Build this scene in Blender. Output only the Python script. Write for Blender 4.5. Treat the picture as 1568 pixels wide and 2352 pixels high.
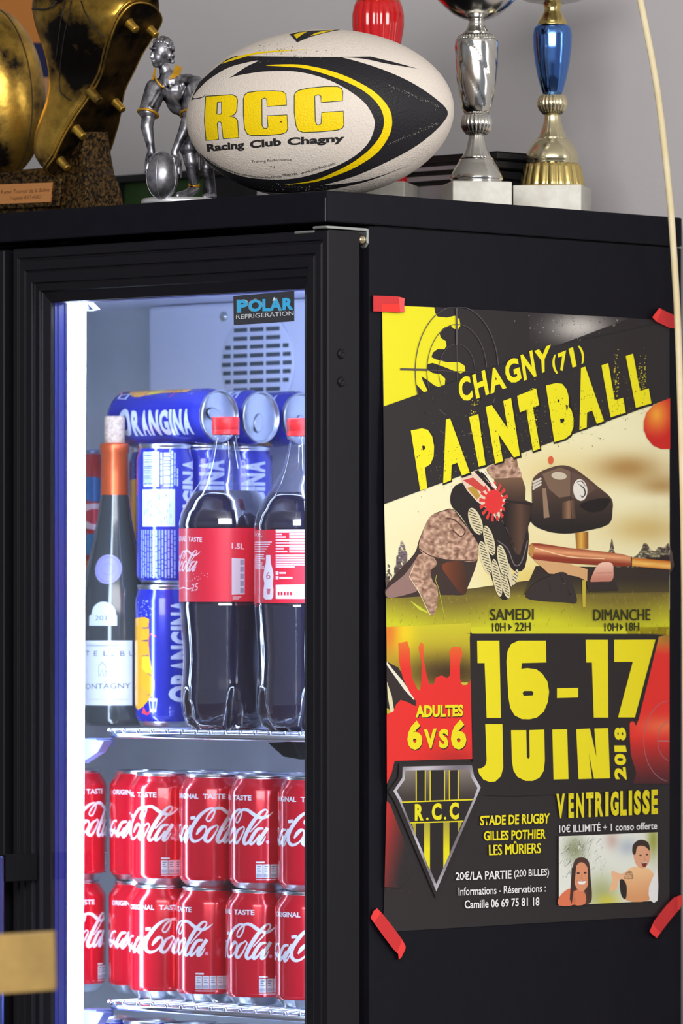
import bpy, bmesh, math, random
from mathutils import Vector, Matrix, geometry, noise
random.seed(7)
for _o in list(bpy.data.objects):
    bpy.data.objects.remove(_o)
SC = bpy.context.scene
COL = SC.collection
PI = math.pi

# ------------------------------------------------------------------ camera
FPX = 13200.0            # focal length in photo pixels (1568 x 2352)
CX, HY = 784.0, 1408.0   # principal column, horizon row
ANG = math.radians(43.4)
R_ = Vector((math.cos(ANG), math.sin(ANG), 0))     # to the right
D_ = Vector((-math.sin(ANG), math.cos(ANG), 0))    # forward
U_ = Vector((0, 0, 1))
ZTOP = 1.80              # top of the fridge; its near top corner is (0,0,ZTOP)
CAM = Vector((3.74733804, -3.94350498, 1.3998303))
cd = bpy.data.cameras.new('camera')
cam = bpy.data.objects.new('camera', cd)
COL.objects.link(cam)
cam.location = CAM
cam.rotation_euler = (PI/2, 0, ANG)
cd.sensor_fit = 'VERTICAL'
cd.sensor_height = 36.0
cd.lens = FPX*36.0/2352.0
cd.shift_y = -(1176.0-HY)/2352.0
cd.clip_start = 0.05
cd.dof.use_dof = True
cd.dof.focus_distance = 5.55
cd.dof.aperture_fstop = 8.5
SC.camera = cam

# ------------------------------------------------------------------ world, lights, exposure
SC.view_settings.view_transform = 'Standard'
SC.view_settings.look = 'None'
SC.view_settings.gamma = 1.0
SC.view_settings.use_curve_mapping = False
SC.view_settings.exposure = 0.0
w = bpy.data.worlds.new('world')
SC.world = w
w.use_nodes = True
w.node_tree.nodes['Background'].inputs[0].default_value = (0.80, 0.86, 1.0, 1)
w.node_tree.nodes['Background'].inputs[1].default_value = 0.30

def area(name, loc, target, sx, sy, power, col):
    l = bpy.data.lights.new(name, 'AREA')
    l.shape = 'RECTANGLE'; l.size = sx; l.size_y = sy
    l.energy = power; l.color = col
    o = bpy.data.objects.new(name, l); COL.objects.link(o)
    o.location = loc
    o.rotation_euler = (Vector(target)-Vector(loc)).to_track_quat('-Z', 'Y').to_euler()
    return o
# daylight from a window bay to the right of the fridge, and the room's ceiling light in front
area('window_light_right', (2.6, 1.35, 2.0), (0.0, 0.35, 1.5), 1.4, 1.4, 40, (1.0, 0.98, 0.95))
area('ceiling_light_front', (1.9, -1.9, 2.6), (0.0, 0.4, 1.6), 2.2, 1.6, 148, (1.0, 0.97, 0.93))

# ------------------------------------------------------------------ pixel helpers (photo pixel -> point on a plane of the place)
def ray(px, py): return D_ + R_*((px-CX)/FPX) + U_*((HY-py)/FPX)
def onx(px, py, x):
    v = ray(px, py); return CAM + v*((x-CAM.x)/v.x)
def ony(px, py, y):
    v = ray(px, py); return CAM + v*((y-CAM.y)/v.y)
def onZ(px, py, Z): return CAM + ray(px, py)*Z
def proj(p):
    q = Vector(p)-CAM; Z = q.dot(D_)
    return CX+FPX*q.dot(R_)/Z, HY-FPX*q.z/Z, Z

# ------------------------------------------------------------------ materials
def lin(c):
    c = c/255.0
    return c/12.92 if c <= 0.04045 else ((c+0.055)/1.055)**2.4
def rgb(r, g, b): return (lin(r), lin(g), lin(b), 1.0)

def mat(name, col, rough=0.5, metal=0.0, spec=0.5, coat=0.0, emit=None, estr=0.0, alpha=None, trans=0.0, ior=1.45):
    m = bpy.data.materials.new(name); m.use_nodes = True
    b = m.node_tree.nodes['Principled BSDF']
    b.inputs['Base Color'].default_value = col
    b.inputs['Roughness'].default_value = rough
    b.inputs['Metallic'].default_value = metal
    b.inputs['Specular IOR Level'].default_value = spec
    b.inputs['Coat Weight'].default_value = coat
    b.inputs['IOR'].default_value = ior
    b.inputs['Transmission Weight'].default_value = trans
    if emit:
        b.inputs['Emission Color'].default_value = emit
        b.inputs['Emission Strength'].default_value = estr
    return m
def nd(m, t): return m.node_tree.nodes.new(t)
def ln(m, a, b): m.node_tree.links.new(a, b)
def noise_color(m, c1, c2, scale, lo=0.4, hi=0.6, detail=6, coords='Object', rough_rng=None):
    b = m.node_tree.nodes['Principled BSDF']
    tc = nd(m, 'ShaderNodeTexCoord'); n = nd(m, 'ShaderNodeTexNoise'); r = nd(m, 'ShaderNodeValToRGB')
    n.inputs['Scale'].default_value = scale; n.inputs['Detail'].default_value = detail
    n.inputs['Roughness'].default_value = 0.65
    r.color_ramp.elements[0].position = lo; r.color_ramp.elements[0].color = c1
    r.color_ramp.elements[1].position = hi; r.color_ramp.elements[1].color = c2
    ln(m, tc.outputs[coords], n.inputs['Vector']); ln(m, n.outputs['Fac'], r.inputs['Fac'])
    ln(m, r.outputs['Color'], b.inputs['Base Color'])
    if rough_rng:
        mr = nd(m, 'ShaderNodeMapRange')
        mr.inputs['To Min'].default_value = rough_rng[0]; mr.inputs['To Max'].default_value = rough_rng[1]
        mr.inputs['From Min'].default_value = lo; mr.inputs['From Max'].default_value = hi
        ln(m, n.outputs['Fac'], mr.inputs['Value']); ln(m, mr.outputs['Result'], b.inputs['Roughness'])
    return n
def bump(m, scale, dist, strength=0.6, kind='noise', detail=4):
    b = m.node_tree.nodes['Principled BSDF']
    tc = nd(m, 'ShaderNodeTexCoord')
    if kind == 'voronoi':
        t = nd(m, 'ShaderNodeTexVoronoi'); out = t.outputs['Distance']
    else:
        t = nd(m, 'ShaderNodeTexNoise'); t.inputs['Detail'].default_value = detail; out = t.outputs['Fac']
    t.inputs['Scale'].default_value = scale
    bp = nd(m, 'ShaderNodeBump'); bp.inputs['Strength'].default_value = strength; bp.inputs['Distance'].default_value = dist
    ln(m, tc.outputs['Object'], t.inputs['Vector']); ln(m, out, bp.inputs['Height'])
    ln(m, bp.outputs['Normal'], b.inputs['Normal'])
def print_mat(name, rough=0.5, spec=0.4, coat=0.0, metal=0.0):
    m = mat(name, (0.5, 0.5, 0.5, 1), rough, metal, spec, coat)
    a = nd(m, 'ShaderNodeAttribute'); a.attribute_name = 'ink'
    ln(m, a.outputs['Color'], m.node_tree.nodes['Principled BSDF'].inputs['Base Color'])
    return m
def glass_mat(name, tint=(1, 1, 1, 1), rough=0.02, f0=0.04, body=None, bodyfac=0.0):
    """thin clear sheet: see-through, with a mirror reflection that grows towards grazing angles"""
    m = bpy.data.materials.new(name); m.use_nodes = True
    nt = m.node_tree; nt.nodes.clear()
    o = nd(m, 'ShaderNodeOutputMaterial'); t = nd(m, 'ShaderNodeBsdfTransparent'); g = nd(m, 'ShaderNodeBsdfGlossy')
    lw = nd(m, 'ShaderNodeLayerWeight'); lw.inputs['Blend'].default_value = 0.5
    pw = nd(m, 'ShaderNodeMath'); pw.operation = 'POWER'; pw.inputs[1].default_value = 5.0
    ma = nd(m, 'ShaderNodeMath'); ma.operation = 'MULTIPLY_ADD'; ma.inputs[1].default_value = 1-f0; ma.inputs[2].default_value = f0
    x = nd(m, 'ShaderNodeMixShader')
    t.inputs[0].default_value = tint; g.inputs['Roughness'].default_value = rough
    ln(m, lw.outputs['Facing'], pw.inputs[0]); ln(m, pw.outputs[0], ma.inputs[0]); ln(m, ma.outputs[0], x.inputs[0])
    src = t.outputs[0]
    if body:
        d = nd(m, 'ShaderNodeBsdfDiffuse'); d.inputs[0].default_value = body
        x2 = nd(m, 'ShaderNodeMixShader'); x2.inputs[0].default_value = bodyfac
        ln(m, t.outputs[0], x2.inputs[1]); ln(m, d.outputs[0], x2.inputs[2]); src = x2.outputs[0]
    ln(m, src, x.inputs[1]); ln(m, g.outputs[0], x.inputs[2]); ln(m, x.outputs[0], o.inputs[0])
    return m

# ------------------------------------------------------------------ object helpers
def tag(o, label=None, cat=None, group=None, kind=None):
    if label: o['label'] = label
    if cat: o['category'] = cat
    if group: o['group'] = group
    if kind: o['kind'] = kind
    return o
def empty(name, loc=(0, 0, 0), rot=(0, 0, 0)):
    o = bpy.data.objects.new(name, None); COL.objects.link(o)
    o.empty_display_size = 0.02
    o.location = loc; o.rotation_euler = rot
    return o
def copy_tree(o, parent=None):
    c = o.copy(); COL.objects.link(c); c.parent = parent
    for ch in list(o.children): copy_tree(ch, c)
    return c

class MB:
    """collects shapes into one mesh"""
    def __init__(s): s.v = []; s.f = []; s.m = []; s.sm = []; s.ink = None
    def add(s, vs, fs, mi=0, smooth=False, ink=None):
        b = len(s.v); s.v.extend([tuple(p) for p in vs])
        for f in fs:
            s.f.append([b+i for i in f]); s.m.append(mi); s.sm.append(smooth)
        if ink is not None and s.ink is None: s.ink = []
        if s.ink is not None:
            while len(s.ink) < b: s.ink.append((0.5, 0.5, 0.5, 1))
            if ink is None: ink = (0.5, 0.5, 0.5, 1)
            if isinstance(ink, list): s.ink.extend(ink)
            else: s.ink.extend([ink]*len(vs))
        return s
    def box(s, a, b, mi=0, M=None, ink=None):
        x0, y0, z0 = a; x1, y1, z1 = b
        vs = [Vector(p) for p in ((x0,y0,z0),(x1,y0,z0),(x1,y1,z0),(x0,y1,z0),(x0,y0,z1),(x1,y0,z1),(x1,y1,z1),(x0,y1,z1))]
        if M: vs = [M @ p for p in vs]
        return s.add(vs, [(3,2,1,0),(4,5,6,7),(0,1,5,4),(1,2,6,5),(2,3,7,6),(3,0,4,7)], mi, False, ink)
    def lathe(s, prof, n=48, c=(0, 0, 0), mi=0, M=None, mod=None, cap=True, smooth=True, ink=None, a0=0.0, a1=None):
        """prof: (radius, z) from bottom to top; mod(angle, k, r) -> radius"""
        full = a1 is None
        if full: a1 = a0+2*PI
        cols = n if full else n+1
        vs = []
        for k, (r, z) in enumerate(prof):
            for i in range(cols):
                a = a0+(a1-a0)*i/n
                rr = mod(a, k, r) if mod else r
                vs.append(Vector((c[0]+rr*math.cos(a), c[1]+rr*math.sin(a), c[2]+z)))
        fs = []
        for k in range(len(prof)-1):
            for i in range(n):
                j = (i+1) % cols
                fs.append((k*cols+i, k*cols+j, (k+1)*cols+j, (k+1)*cols+i))
        if cap and full:
            if prof[0][0] > 1e-6: fs.append(tuple(range(cols))[::-1])
            if prof[-1][0] > 1e-6: fs.append(tuple((len(prof)-1)*cols+i for i in range(cols)))
        if M: vs = [M @ p for p in vs]
        return s.add(vs, fs, mi, smooth, ink)
    def tube(s, pts, r, n=10, mi=0, closed=False, smooth=True, ink=None):
        pts = [Vector(p) for p in pts]; N = len(pts)
        rs = r if isinstance(r, (list, tuple)) else [r]*N
        vs = []; nrm = None
        for i, p in enumerate(pts):
            if closed: t = pts[(i+1) % N]-pts[i-1]
            else: t = pts[min(i+1, N-1)]-pts[max(i-1, 0)]
            t.normalize()
            if nrm is None:
                nrm = t.orthogonal().normalized()
            else:
                nrm = (nrm-t*nrm.dot(t)).normalized()
            bn = t.cross(nrm)
            for k in range(n):
                a = 2*PI*k/n
                vs.append(p+(nrm*math.cos(a)+bn*math.sin(a))*rs[i])
        fs = []
        for i in range(N if closed else N-1):
            j = (i+1) % N
            for k in range(n):
                l = (k+1) % n
                fs.append((i*n+k, i*n+l, j*n+l, j*n+k))
        if not closed:
            fs.append(tuple(range(n))[::-1]); fs.append(tuple((N-1)*n+k for k in range(n)))
        return s.add(vs, fs, mi, smooth, ink)
    def ball(s, c, rad, mi=0, n=24, m=14, M=None, ink=None):
        """ellipsoid; rad scalar or 3-tuple; M extra rotation about its centre"""
        rx, ry, rz = rad if isinstance(rad, (list, tuple)) else (rad,)*3
        c = Vector(c); vs = []
        def put(p):
            p = Vector(p)
            if M: p = M @ p
            vs.append(c+p)
        put((0, 0, -rz))
        for k in range(1, m):
            t = -PI/2+PI*k/m
            for i in range(n):
                a = 2*PI*i/n
                put((rx*math.cos(t)*math.cos(a), ry*math.cos(t)*math.sin(a), rz*math.sin(t)))
        put((0, 0, rz))
        fs = [(0, 1+(i+1) % n, 1+i) for i in range(n)]
        for k in range(m-2):
            for i in range(n):
                j = (i+1) % n
                fs.append((1+k*n+i, 1+k*n+j, 1+(k+1)*n+j, 1+(k+1)*n+i))
        last = len(vs)-1
        fs += [(1+(m-2)*n+i, 1+(m-2)*n+(i+1) % n, last) for i in range(n)]
        return s.add(vs, fs, mi, True, ink)
    def loft(s, rings, mi=0, smooth=True, cap=True, ink=None, closed=True):
        n = len(rings[0]); vs = [p for r in rings for p in r]; fs = []
        for k in range(len(rings)-1):
            for i in range(n if closed else n-1):
                j = (i+1) % n
                fs.append((k*n+i, k*n+j, (k+1)*n+j, (k+1)*n+i))
        if cap and closed:
            fs.append(tuple(range(n))[::-1]); fs.append(tuple((len(rings)-1)*n+i for i in range(n)))
        return s.add(vs, fs, mi, smooth, ink)
    def prism(s, poly, axis_vec, mi=0, smooth=False, ink=None):
        """poly: list of 3D points of a planar outline; extruded by axis_vec"""
        a = Vector(axis_vec); n = len(poly)
        p0 = [Vector(p) for p in poly]; p1 = [p+a for p in p0]
        tr = geometry.tessellate_polygon([p0])
        fs = [tuple(t) for t in tr]+[tuple(n+i for i in t[::-1]) for t in tr]
        fs += [(i, (i+1) % n, n+(i+1) % n, n+i) for i in range(n)]
        return s.add(p0+p1, fs, mi, smooth, ink)
    def build(s, name, mats, parent=None, bevel=0.0, fixn=True, seg=2, subsurf=0, origin=None):
        me = bpy.data.meshes.new(name)
        vv = s.v
        if origin is not None:
            ox = Vector(origin); vv = [tuple(Vector(p)-ox) for p in s.v]
        me.from_pydata(vv, [], s.f)
        if not isinstance(mats, (list, tuple)): mats = [mats]
        for m_ in mats: me.materials.append(m_)
        me.polygons.foreach_set('material_index', s.m)
        me.polygons.foreach_set('use_smooth', s.sm)
        if s.ink is not None:
            while len(s.ink) < len(s.v): s.ink.append((0.5, 0.5, 0.5, 1))
            at = me.color_attributes.new('ink', 'FLOAT_COLOR', 'POINT')
            at.data.foreach_set('color', [x for c in s.ink for x in c])
        me.update()
        if fixn:
            bm = bmesh.new(); bm.from_mesh(me)
            bmesh.ops.recalc_face_normals(bm, faces=bm.faces); bm.to_mesh(me); bm.free()
        o = bpy.data.objects.new(name, me); COL.objects.link(o)
        if origin is not None: o.location = origin
        if parent is not None: o.parent = parent
        if bevel > 0:
            b = o.modifiers.new('bevel', 'BEVEL'); b.width = bevel; b.segments = seg
            b.limit_method = 'ANGLE'; b.angle_limit = math.radians(40); b.harden_normals = False
        if subsurf:
            b = o.modifiers.new('subsurf', 'SUBSURF'); b.levels = subsurf; b.render_levels = subsurf
        return o

# ------------------------------------------------------------------ printed art: flat coloured shapes laid on a surface, all in one mesh
def catmull(pts, n=8, closed=False):
    P = [Vector((p[0], p[1], 0)) for p in pts]; N = len(P); out = []
    rng = range(N if closed else N-1)
    for i in rng:
        p1, p2 = P[i], P[(i+1) % N]
        p0 = P[i-1] if (closed or i > 0) else p1*2-p2
        p3 = P[(i+2) % N] if (closed or i+2 < N) else p2*2-p1
        for k in range(n):
            t = k/n
            q = 0.5*((2*p1)+(p2-p0)*t+(2*p0-5*p1+4*p2-p3)*t*t+(3*p1-p0-3*p2+p3)*t*t*t)
            out.append((q.x, q.y))
    if not closed: out.append((P[-1].x, P[-1].y))
    return out
def ell(cx, cy, rx, ry, n=40, rot=0.0, a0=0, a1=360):
    o = []
    for i in range(n if a1-a0 >= 360 else n+1):
        a = math.radians(a0+(a1-a0)*i/n); x, y = rx*math.cos(a), ry*math.sin(a)
        c, s_ = math.cos(math.radians(rot)), math.sin(math.radians(rot))
        o.append((cx+x*c-y*s_, cy+x*s_+y*c))
    return o
def stroke_quads(pts, w):
    """variable-width ribbon -> list of quads (2D)"""
    N = len(pts); ws = w if isinstance(w, (list, tuple)) else [w]*N
    L, Rr = [], []
    for i in range(N):
        a = Vector(pts[max(i-1, 0)]); b = Vector(pts[min(i+1, N-1)])
        t = (b-a); t = t.normalized() if t.length > 1e-9 else Vector((1, 0))
        n = Vector((-t.y, t.x)); p = Vector(pts[i])
        L.append(p+n*ws[i]/2); Rr.append(p-n*ws[i]/2)
    vs = [tuple(p) for p in L]+[tuple(p) for p in Rr]
    fs = [(i, i+1, N+i+1, N+i) for i in range(N-1)]
    return vs, fs
_tc = {}
def text_geo(body, bold=0.0):
    """2D verts, faces of a line of text, normalised to its own box 0..1 x 0..1; plus its aspect"""
    k = (body, bold)
    if k in _tc: return _tc[k]
    c = bpy.data.curves.new('t', 'FONT'); c.body = body; c.offset = bold; c.resolution_u = 3
    o = bpy.data.objects.new('t', c); COL.objects.link(o)
    bpy.context.view_layer.update()
    me = bpy.data.meshes.new_from_object(o.evaluated_get(bpy.context.evaluated_depsgraph_get()))
    vs = [(v.co.x, v.co.y) for v in me.vertices]; fs = [tuple(p.vertices) for p in me.polygons]
    bpy.data.objects.remove(o); bpy.data.curves.remove(c); bpy.data.meshes.remove(me)
    x0 = min(v[0] for v in vs); x1 = max(v[0] for v in vs); y0 = min(v[1] for v in vs); y1 = max(v[1] for v in vs)
    vs = [((x-x0)/(x1-x0), (y-y0)/(y1-y0)) for x, y in vs]
    _tc[k] = (vs, fs, (x1-x0)/(y1-y0))
    return _tc[k]

def chop(vs, fs, cu):
    """cut flat faces along a grid so that they can follow a curved surface"""
    bm = bmesh.new(); bv = [bm.verts.new((x, y, 0)) for x, y in vs]
    for f in fs:
        if len(set(f)) >= 3:
            try: bm.faces.new([bv[i] for i in f])
            except ValueError: pass
    for ax, d in ((0, cu[0]), (1, cu[1])):
        if not d: continue
        lo = min(p[ax] for p in vs); hi = max(p[ax] for p in vs)
        k = math.floor(lo/d)+1
        while k*d < hi:
            co = [0, 0, 0]; co[ax] = k*d; no = [0, 0, 0]; no[ax] = 1
            bmesh.ops.bisect_plane(bm, geom=bm.verts[:]+bm.edges[:]+bm.faces[:], plane_co=co, plane_no=no, dist=1e-6)
            k += 1
    bm.verts.index_update()
    v2 = [(p.co.x, p.co.y) for p in bm.verts]; f2 = [tuple(p.index for p in f.verts) for f in bm.faces]
    bm.free()
    return v2, f2

class Art:
    """shapes in 2D (u right, v DOWN as in the photo, unless the caller says otherwise), painted in order"""
    def __init__(s, step=0.00012): s.items = []; s.layer = 1.0; s.step = step
    def _ink(s, col, vs):
        if callable(col): return [rgb(*col(x, y)) for x, y in vs]
        return [rgb(*col)]*len(vs)
    def raw(s, vs, fs, col, up=1.0):
        s.layer += up
        s.items.append((vs, fs, s._ink(col, vs) if not callable(col) else col, s.layer)); return s
    def poly(s, pts, col, holes=(), up=1.0):
        loops = [[Vector((p[0], p[1], 0)) for p in l] for l in [pts]+list(holes)]
        fs = [tuple(t) for t in geometry.tessellate_polygon(loops)]
        return s.raw([(p.x, p.y) for l in loops for p in l], fs, col, up)
    def curve(s, pts, col, n=6, holes=(), up=1.0):
        return s.poly(catmull(pts, n, True), col, [catmull(h, n, True) for h in holes], up)
    def rect(s, x0, y0, x1, y1, col, up=1.0): return s.poly([(x0, y0), (x1, y0), (x1, y1), (x0, y1)], col, up=up)
    def grad(s, x0, y0, x1, y1, fn, nx=12, ny=12, up=1.0):
        vs = [(x0+(x1-x0)*i/nx, y0+(y1-y0)*j/ny) for j in range(ny+1) for i in range(nx+1)]
        fs = [(j*(nx+1)+i, j*(nx+1)+i+1, (j+1)*(nx+1)+i+1, (j+1)*(nx+1)+i) for j in range(ny) for i in range(nx)]
        return s.raw(vs, fs, fn, up)
    def line(s, pts, w, col, up=1.0, smooth=0, closed=False):
        if smooth: 
            if isinstance(w, (list, tuple)):
                ww = []
                for i in range(len(w)-1): ww += [w[i]+(w[i+1]-w[i])*k/smooth for k in range(smooth)]
                w = ww+[w[-1]]
            pts = catmull(pts, smooth, closed)
        if closed: pts = list(pts)+[pts[0]]
        vs, fs = stroke_quads(pts, w)
        return s.raw(vs, fs, col, up)
    def text(s, body, q, col, bold=0.0, up=1.0, shear=0.0):
        """q: either (x0,y0,x1,y1) box or four corners TL,TR,BR,BL"""
        vs, fs, asp = text_geo(body, bold)
        if not isinstance(q[0], (tuple, list)):
            x0, y0, x1, y1 = q; q = ((x0, y0), (x1, y0), (x1, y1), (x0, y1))
        TL, TR, BR, BL = q; out = []
        for x, y in vs:
            X = x+shear*y
            out.append(tuple((TL[i]*(1-X)+TR[i]*X)*y+(BL[i]*(1-X)+BR[i]*X)*(1-y) for i in (0, 1)))
        return s.raw(out, fs, col, up)
    def lay(s, mb, fn, mi=0, cut=None, base=0.0, fine=None, pre=None):
        """fn(u, v, lift) -> 3D.  cut=(du, dv): split so that the shapes can bend with the surface"""
        for vs, fs, ink, layer in s.items:
            lift = base+s.step*layer
            if pre:      # split on the flat drawing first, then carry the points over to the surface's own coordinates
                vs, fs = chop(vs, fs, (9.0, 9.0)); vs = [pre(x, y) for x, y in vs]
            v2, f2 = vs, fs
            if cut:
                v2, f2 = chop(vs, fs, (min(cut[0], fine), min(cut[1], fine)) if (fine and callable(ink)) else cut)
            if callable(ink): cols = [rgb(*ink(x, y)) for x, y in v2]
            else: cols = [ink[0]]*len(v2)
            mb.add([fn(x, y, lift) for x, y in v2], f2, mi, cut is not None, cols)
        return mb

# ================================================================== the room
M_wall = mat('wall_paint', rgb(196, 193, 196), 0.9, spec=0.2)
bump(M_wall, 180, 0.0006, 0.4)
M_floor = mat('floor_tiles', rgb(120, 112, 104), 0.5)
M_ceil = mat('ceiling_paint', rgb(225, 224, 220), 0.95, spec=0.1)
WY = 0.56
MB().box((-3.2, WY, 0.0), (0.9, WY+0.12, 2.7)).build('wall_back', M_wall)['kind'] = 'structure'
MB().box((-3.2, -4.8, -0.1), (4.8, 3.0, 0.0)).build('floor', M_floor)['kind'] = 'structure'
MB().box((-3.2, -4.8, 2.7), (4.8, 3.0, 2.8)).build('ceiling', M_ceil)['kind'] = 'structure'
MB().box((-3.32, -4.8, 0.0), (-3.2, WY+0.12, 2.7)).build('wall_left', M_wall)['kind'] = 'structure'

# ================================================================== the fridge
M_blk = mat('black_painted_steel', rgb(20, 20, 27), 0.55, spec=0.14)
noise_color(M_blk, rgb(16, 16, 24), rgb(20, 20, 28), 60, 0.3, 0.7)
M_frame = mat('black_plastic_frame', rgb(22, 21, 27), 0.45, spec=0.22)
M_gap = mat('black_rubber', rgb(8, 8, 9), 0.8, spec=0.2)
M_inner = mat('white_liner', rgb(220, 226, 248), 0.5)
M_innerg = mat('aluminium_liner', rgb(190, 198, 210), 0.5)
noise_color(M_innerg, rgb(178, 186, 196), rgb(200, 208, 220), 5, 0.3, 0.7)
M_dark = mat('dark_slot', rgb(70, 82, 92), 0.7)
M_zinc = mat('zinc_steel', rgb(205, 212, 208), 0.25, metal=0.9)
M_chrome = mat('chrome_wire', rgb(215, 222, 235), 0.18, metal=1.0)
M_led = mat('led_strip_light', (0.8, 0.9, 1, 1), 0.4, emit=(0.66, 0.82, 1.0, 1), estr=27.0)
M_led_added = mat('added_top_light', (0.8, 0.9, 1, 1), 0.4, emit=(0.70, 0.80, 1.0, 1), estr=42.0)  # for an added, unseen strip that fills the back with light
M_mull = mat('mullion_glow_tint', rgb(42, 48, 118), 0.35)  # blue LED glow put into the base colour of mullion and spacer
M_glass = glass_mat('door_glass', (0.97, 0.98, 1.0, 1), 0.0, 0.04)
M_stick = print_mat('sticker_print', 0.35)

XL = -0.905; YB = 0.52
fr = tag(empty('display_fridge', (-0.45, 0.26, 0.0)), 'tall black glass-door drinks fridge with a poster taped to its side', 'fridge')
FO = fr.location.copy()
def fpart(mb, name, mats, bevel=0.0, parent=None, **k):
    o = mb.build(name, mats, None, bevel, **k)
    p = parent or fr
    o.parent = p
    o.matrix_parent_inverse = Matrix.Identity(4)
    q = Vector((0, 0, 0)); a = p
    while a is not None: q += a.location; a = a.parent
    o.location = -q if 'origin' not in k else Vector(k['origin'])-q
    return o

# top cover: front and side sheets folded round the corner
mb = MB()
mb.box((XL, 0.0, 1.7705), (0.0, YB+0.001, 1.80))
o = fpart(mb, 'top_cover', M_blk, 0.0016)
mb = MB()
e = ony(747, 460, -0.0003)
mb.box((e.x-0.0004, -0.0005, 1.7708), (e.x+0.0004, 0.0, 1.793))
fpart(mb, 'seam', mat('bare_edge', rgb(110, 110, 118), 0.5), parent=o)

# cabinet shell
BF = 0.058
mb = MB()
mb.box((-0.045, BF, 0.10), (0.0, YB, 1.7690))           # right side
mb.box((XL, BF, 0.10), (XL+0.045, YB, 1.7690))
mb.box((XL+0.045, BF, 1.735), (-0.045, YB, 1.7690))
mb.box((XL+0.045, BF, 0.10), (-0.045, YB, 0.18))
mb.box((XL+0.045, 0.475, 0.18), (-0.045, YB, 1.735))
o_body = fpart(mb, 'cabinet', M_blk, 0.0012)
mb = MB(); mb.box((XL+0.02, 0.07, 1.765), (-0.004, YB-0.01, 1.7706)); fpart(mb, 'seam_gap', M_gap)
mb = MB(); mb.box((-0.86, 0.06, 0.0), (-0.05, 0.50, 0.10)); fpart(mb, 'plinth', M_gap)
mb = MB(); mb.box((-0.46, 0.028, 1.752), (-0.425, 0.056, 1.766)); fpart(mb, 'header_strip', M_blk)
# liner
mb = MB()
mb.box((XL+0.046, 0.472, 0.181), (-0.046, 0.4749, 1.734), 0)
mb.box((XL+0.0455, BF+0.02, 0.181), (XL+0.048, 0.472, 1.734), 0)
mb.box((-0.048, BF+0.02, 0.181), (-0.0455, 0.472, 1.734), 1)
mb.box((XL+0.046, BF+0.02, 1.732), (-0.046, 0.472, 1.7345), 1)
mb.box((XL+0.046, BF+0.02, 0.1805), (-0.046, 0.472, 0.183), 1)
fpart(mb, 'inner_liner', [M_innerg, M_inner])
# evaporator cover with round fan grille
EY = 0.425
e0 = ony(340, 800, EY).x
mb = MB(); mb.box((e0, EY, 1.46), (-0.05, 0.471, 1.731))
ev = fpart(mb, 'evaporator_cover', M_inner, 0.004)
ec = ony(594, 836, EY)
mb = MB(); R0 = 0.0535
mb.lathe([(R0+0.001, 0), (R0+0.001, 0.002), (R0-0.0005, 0.003), (0, 0.003)], 56, (0, 0, 0), 0, Matrix.Translation(ec) @ Matrix.Rotation(PI/2, 4, 'X'))
for j in range(-5, 6):
    z = j*0.0091
    hw = math.sqrt(max(R0**2-(abs(z)+0.0035)**2, 0))-0.002
    for x0, x1 in ((-0.06, -0.0385), (-0.0345, -0.0140), (-0.0100, 0.0100), (0.0140, 0.0345), (0.0385, 0.06)):
        a, b = max(x0, -hw), min(x1, hw)
        if b-a > 0.004:
            mb.box((ec.x+a, ec.y-0.0034, ec.z+z-0.0020), (ec.x+b, ec.y-0.0022, ec.z+z+0.0024), 1)
fpart(mb, 'fan_grille', [M_inner, M_dark], parent=ev)
sc_ = ony(514, 727, EY)
mb = MB(); mb.lathe([(0.0055, 0), (0.0055, 0.001), (0.003, 0.003), (0, 0.003)], 20, (0, 0, 0), 0, Matrix.Translation(sc_) @ Matrix.Rotation(PI/2, 4, 'X'))
fpart(mb, 'screw', M_zinc, parent=ev)

# centre mullion and the light strips
my = 0.100
m0, m1 = ony(96, 1200, my).x, ony(150, 1200, my).x
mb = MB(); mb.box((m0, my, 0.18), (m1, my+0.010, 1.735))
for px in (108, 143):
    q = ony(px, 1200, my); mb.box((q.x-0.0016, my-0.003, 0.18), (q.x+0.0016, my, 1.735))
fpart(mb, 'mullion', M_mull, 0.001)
ly = 0.076
tl, tr, bl, br = ony(155, 697, ly), ony(193, 695, ly), ony(144, 2352, ly), ony(186, 2352, ly)
k = (bl.z-0.35)/(tl.z-bl.z)
bl2, br2 = bl+(bl-tl)*k, br+(br-tr)*k
mb = MB(); mb.prism([tl, tr, br2, bl2], (0, 0.003, 0))
fpart(mb, 'light_strip', M_led)
mb = MB(); mb.prism([tr+Vector((0, .002, 0.001)), ony(214, 710, ly), ony(208, 711, ly), tr+Vector((0, .002, -0.008))], (0, 0.01, 0))
fpart(mb, 'light_clip', M_inner)
mb = MB(); mb.box((-0.058, ly, 0.30), (-0.048, ly+0.012, 1.70)); fpart(mb, 'light_strip', M_led)
mb = MB(); mb.box((-0.41, 0.100, 1.7215), (-0.06, 0.112, 1.7265)); fpart(mb, 'light_strip', M_led_added)  # unseen top strip, added to brighten the interior's back

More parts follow.
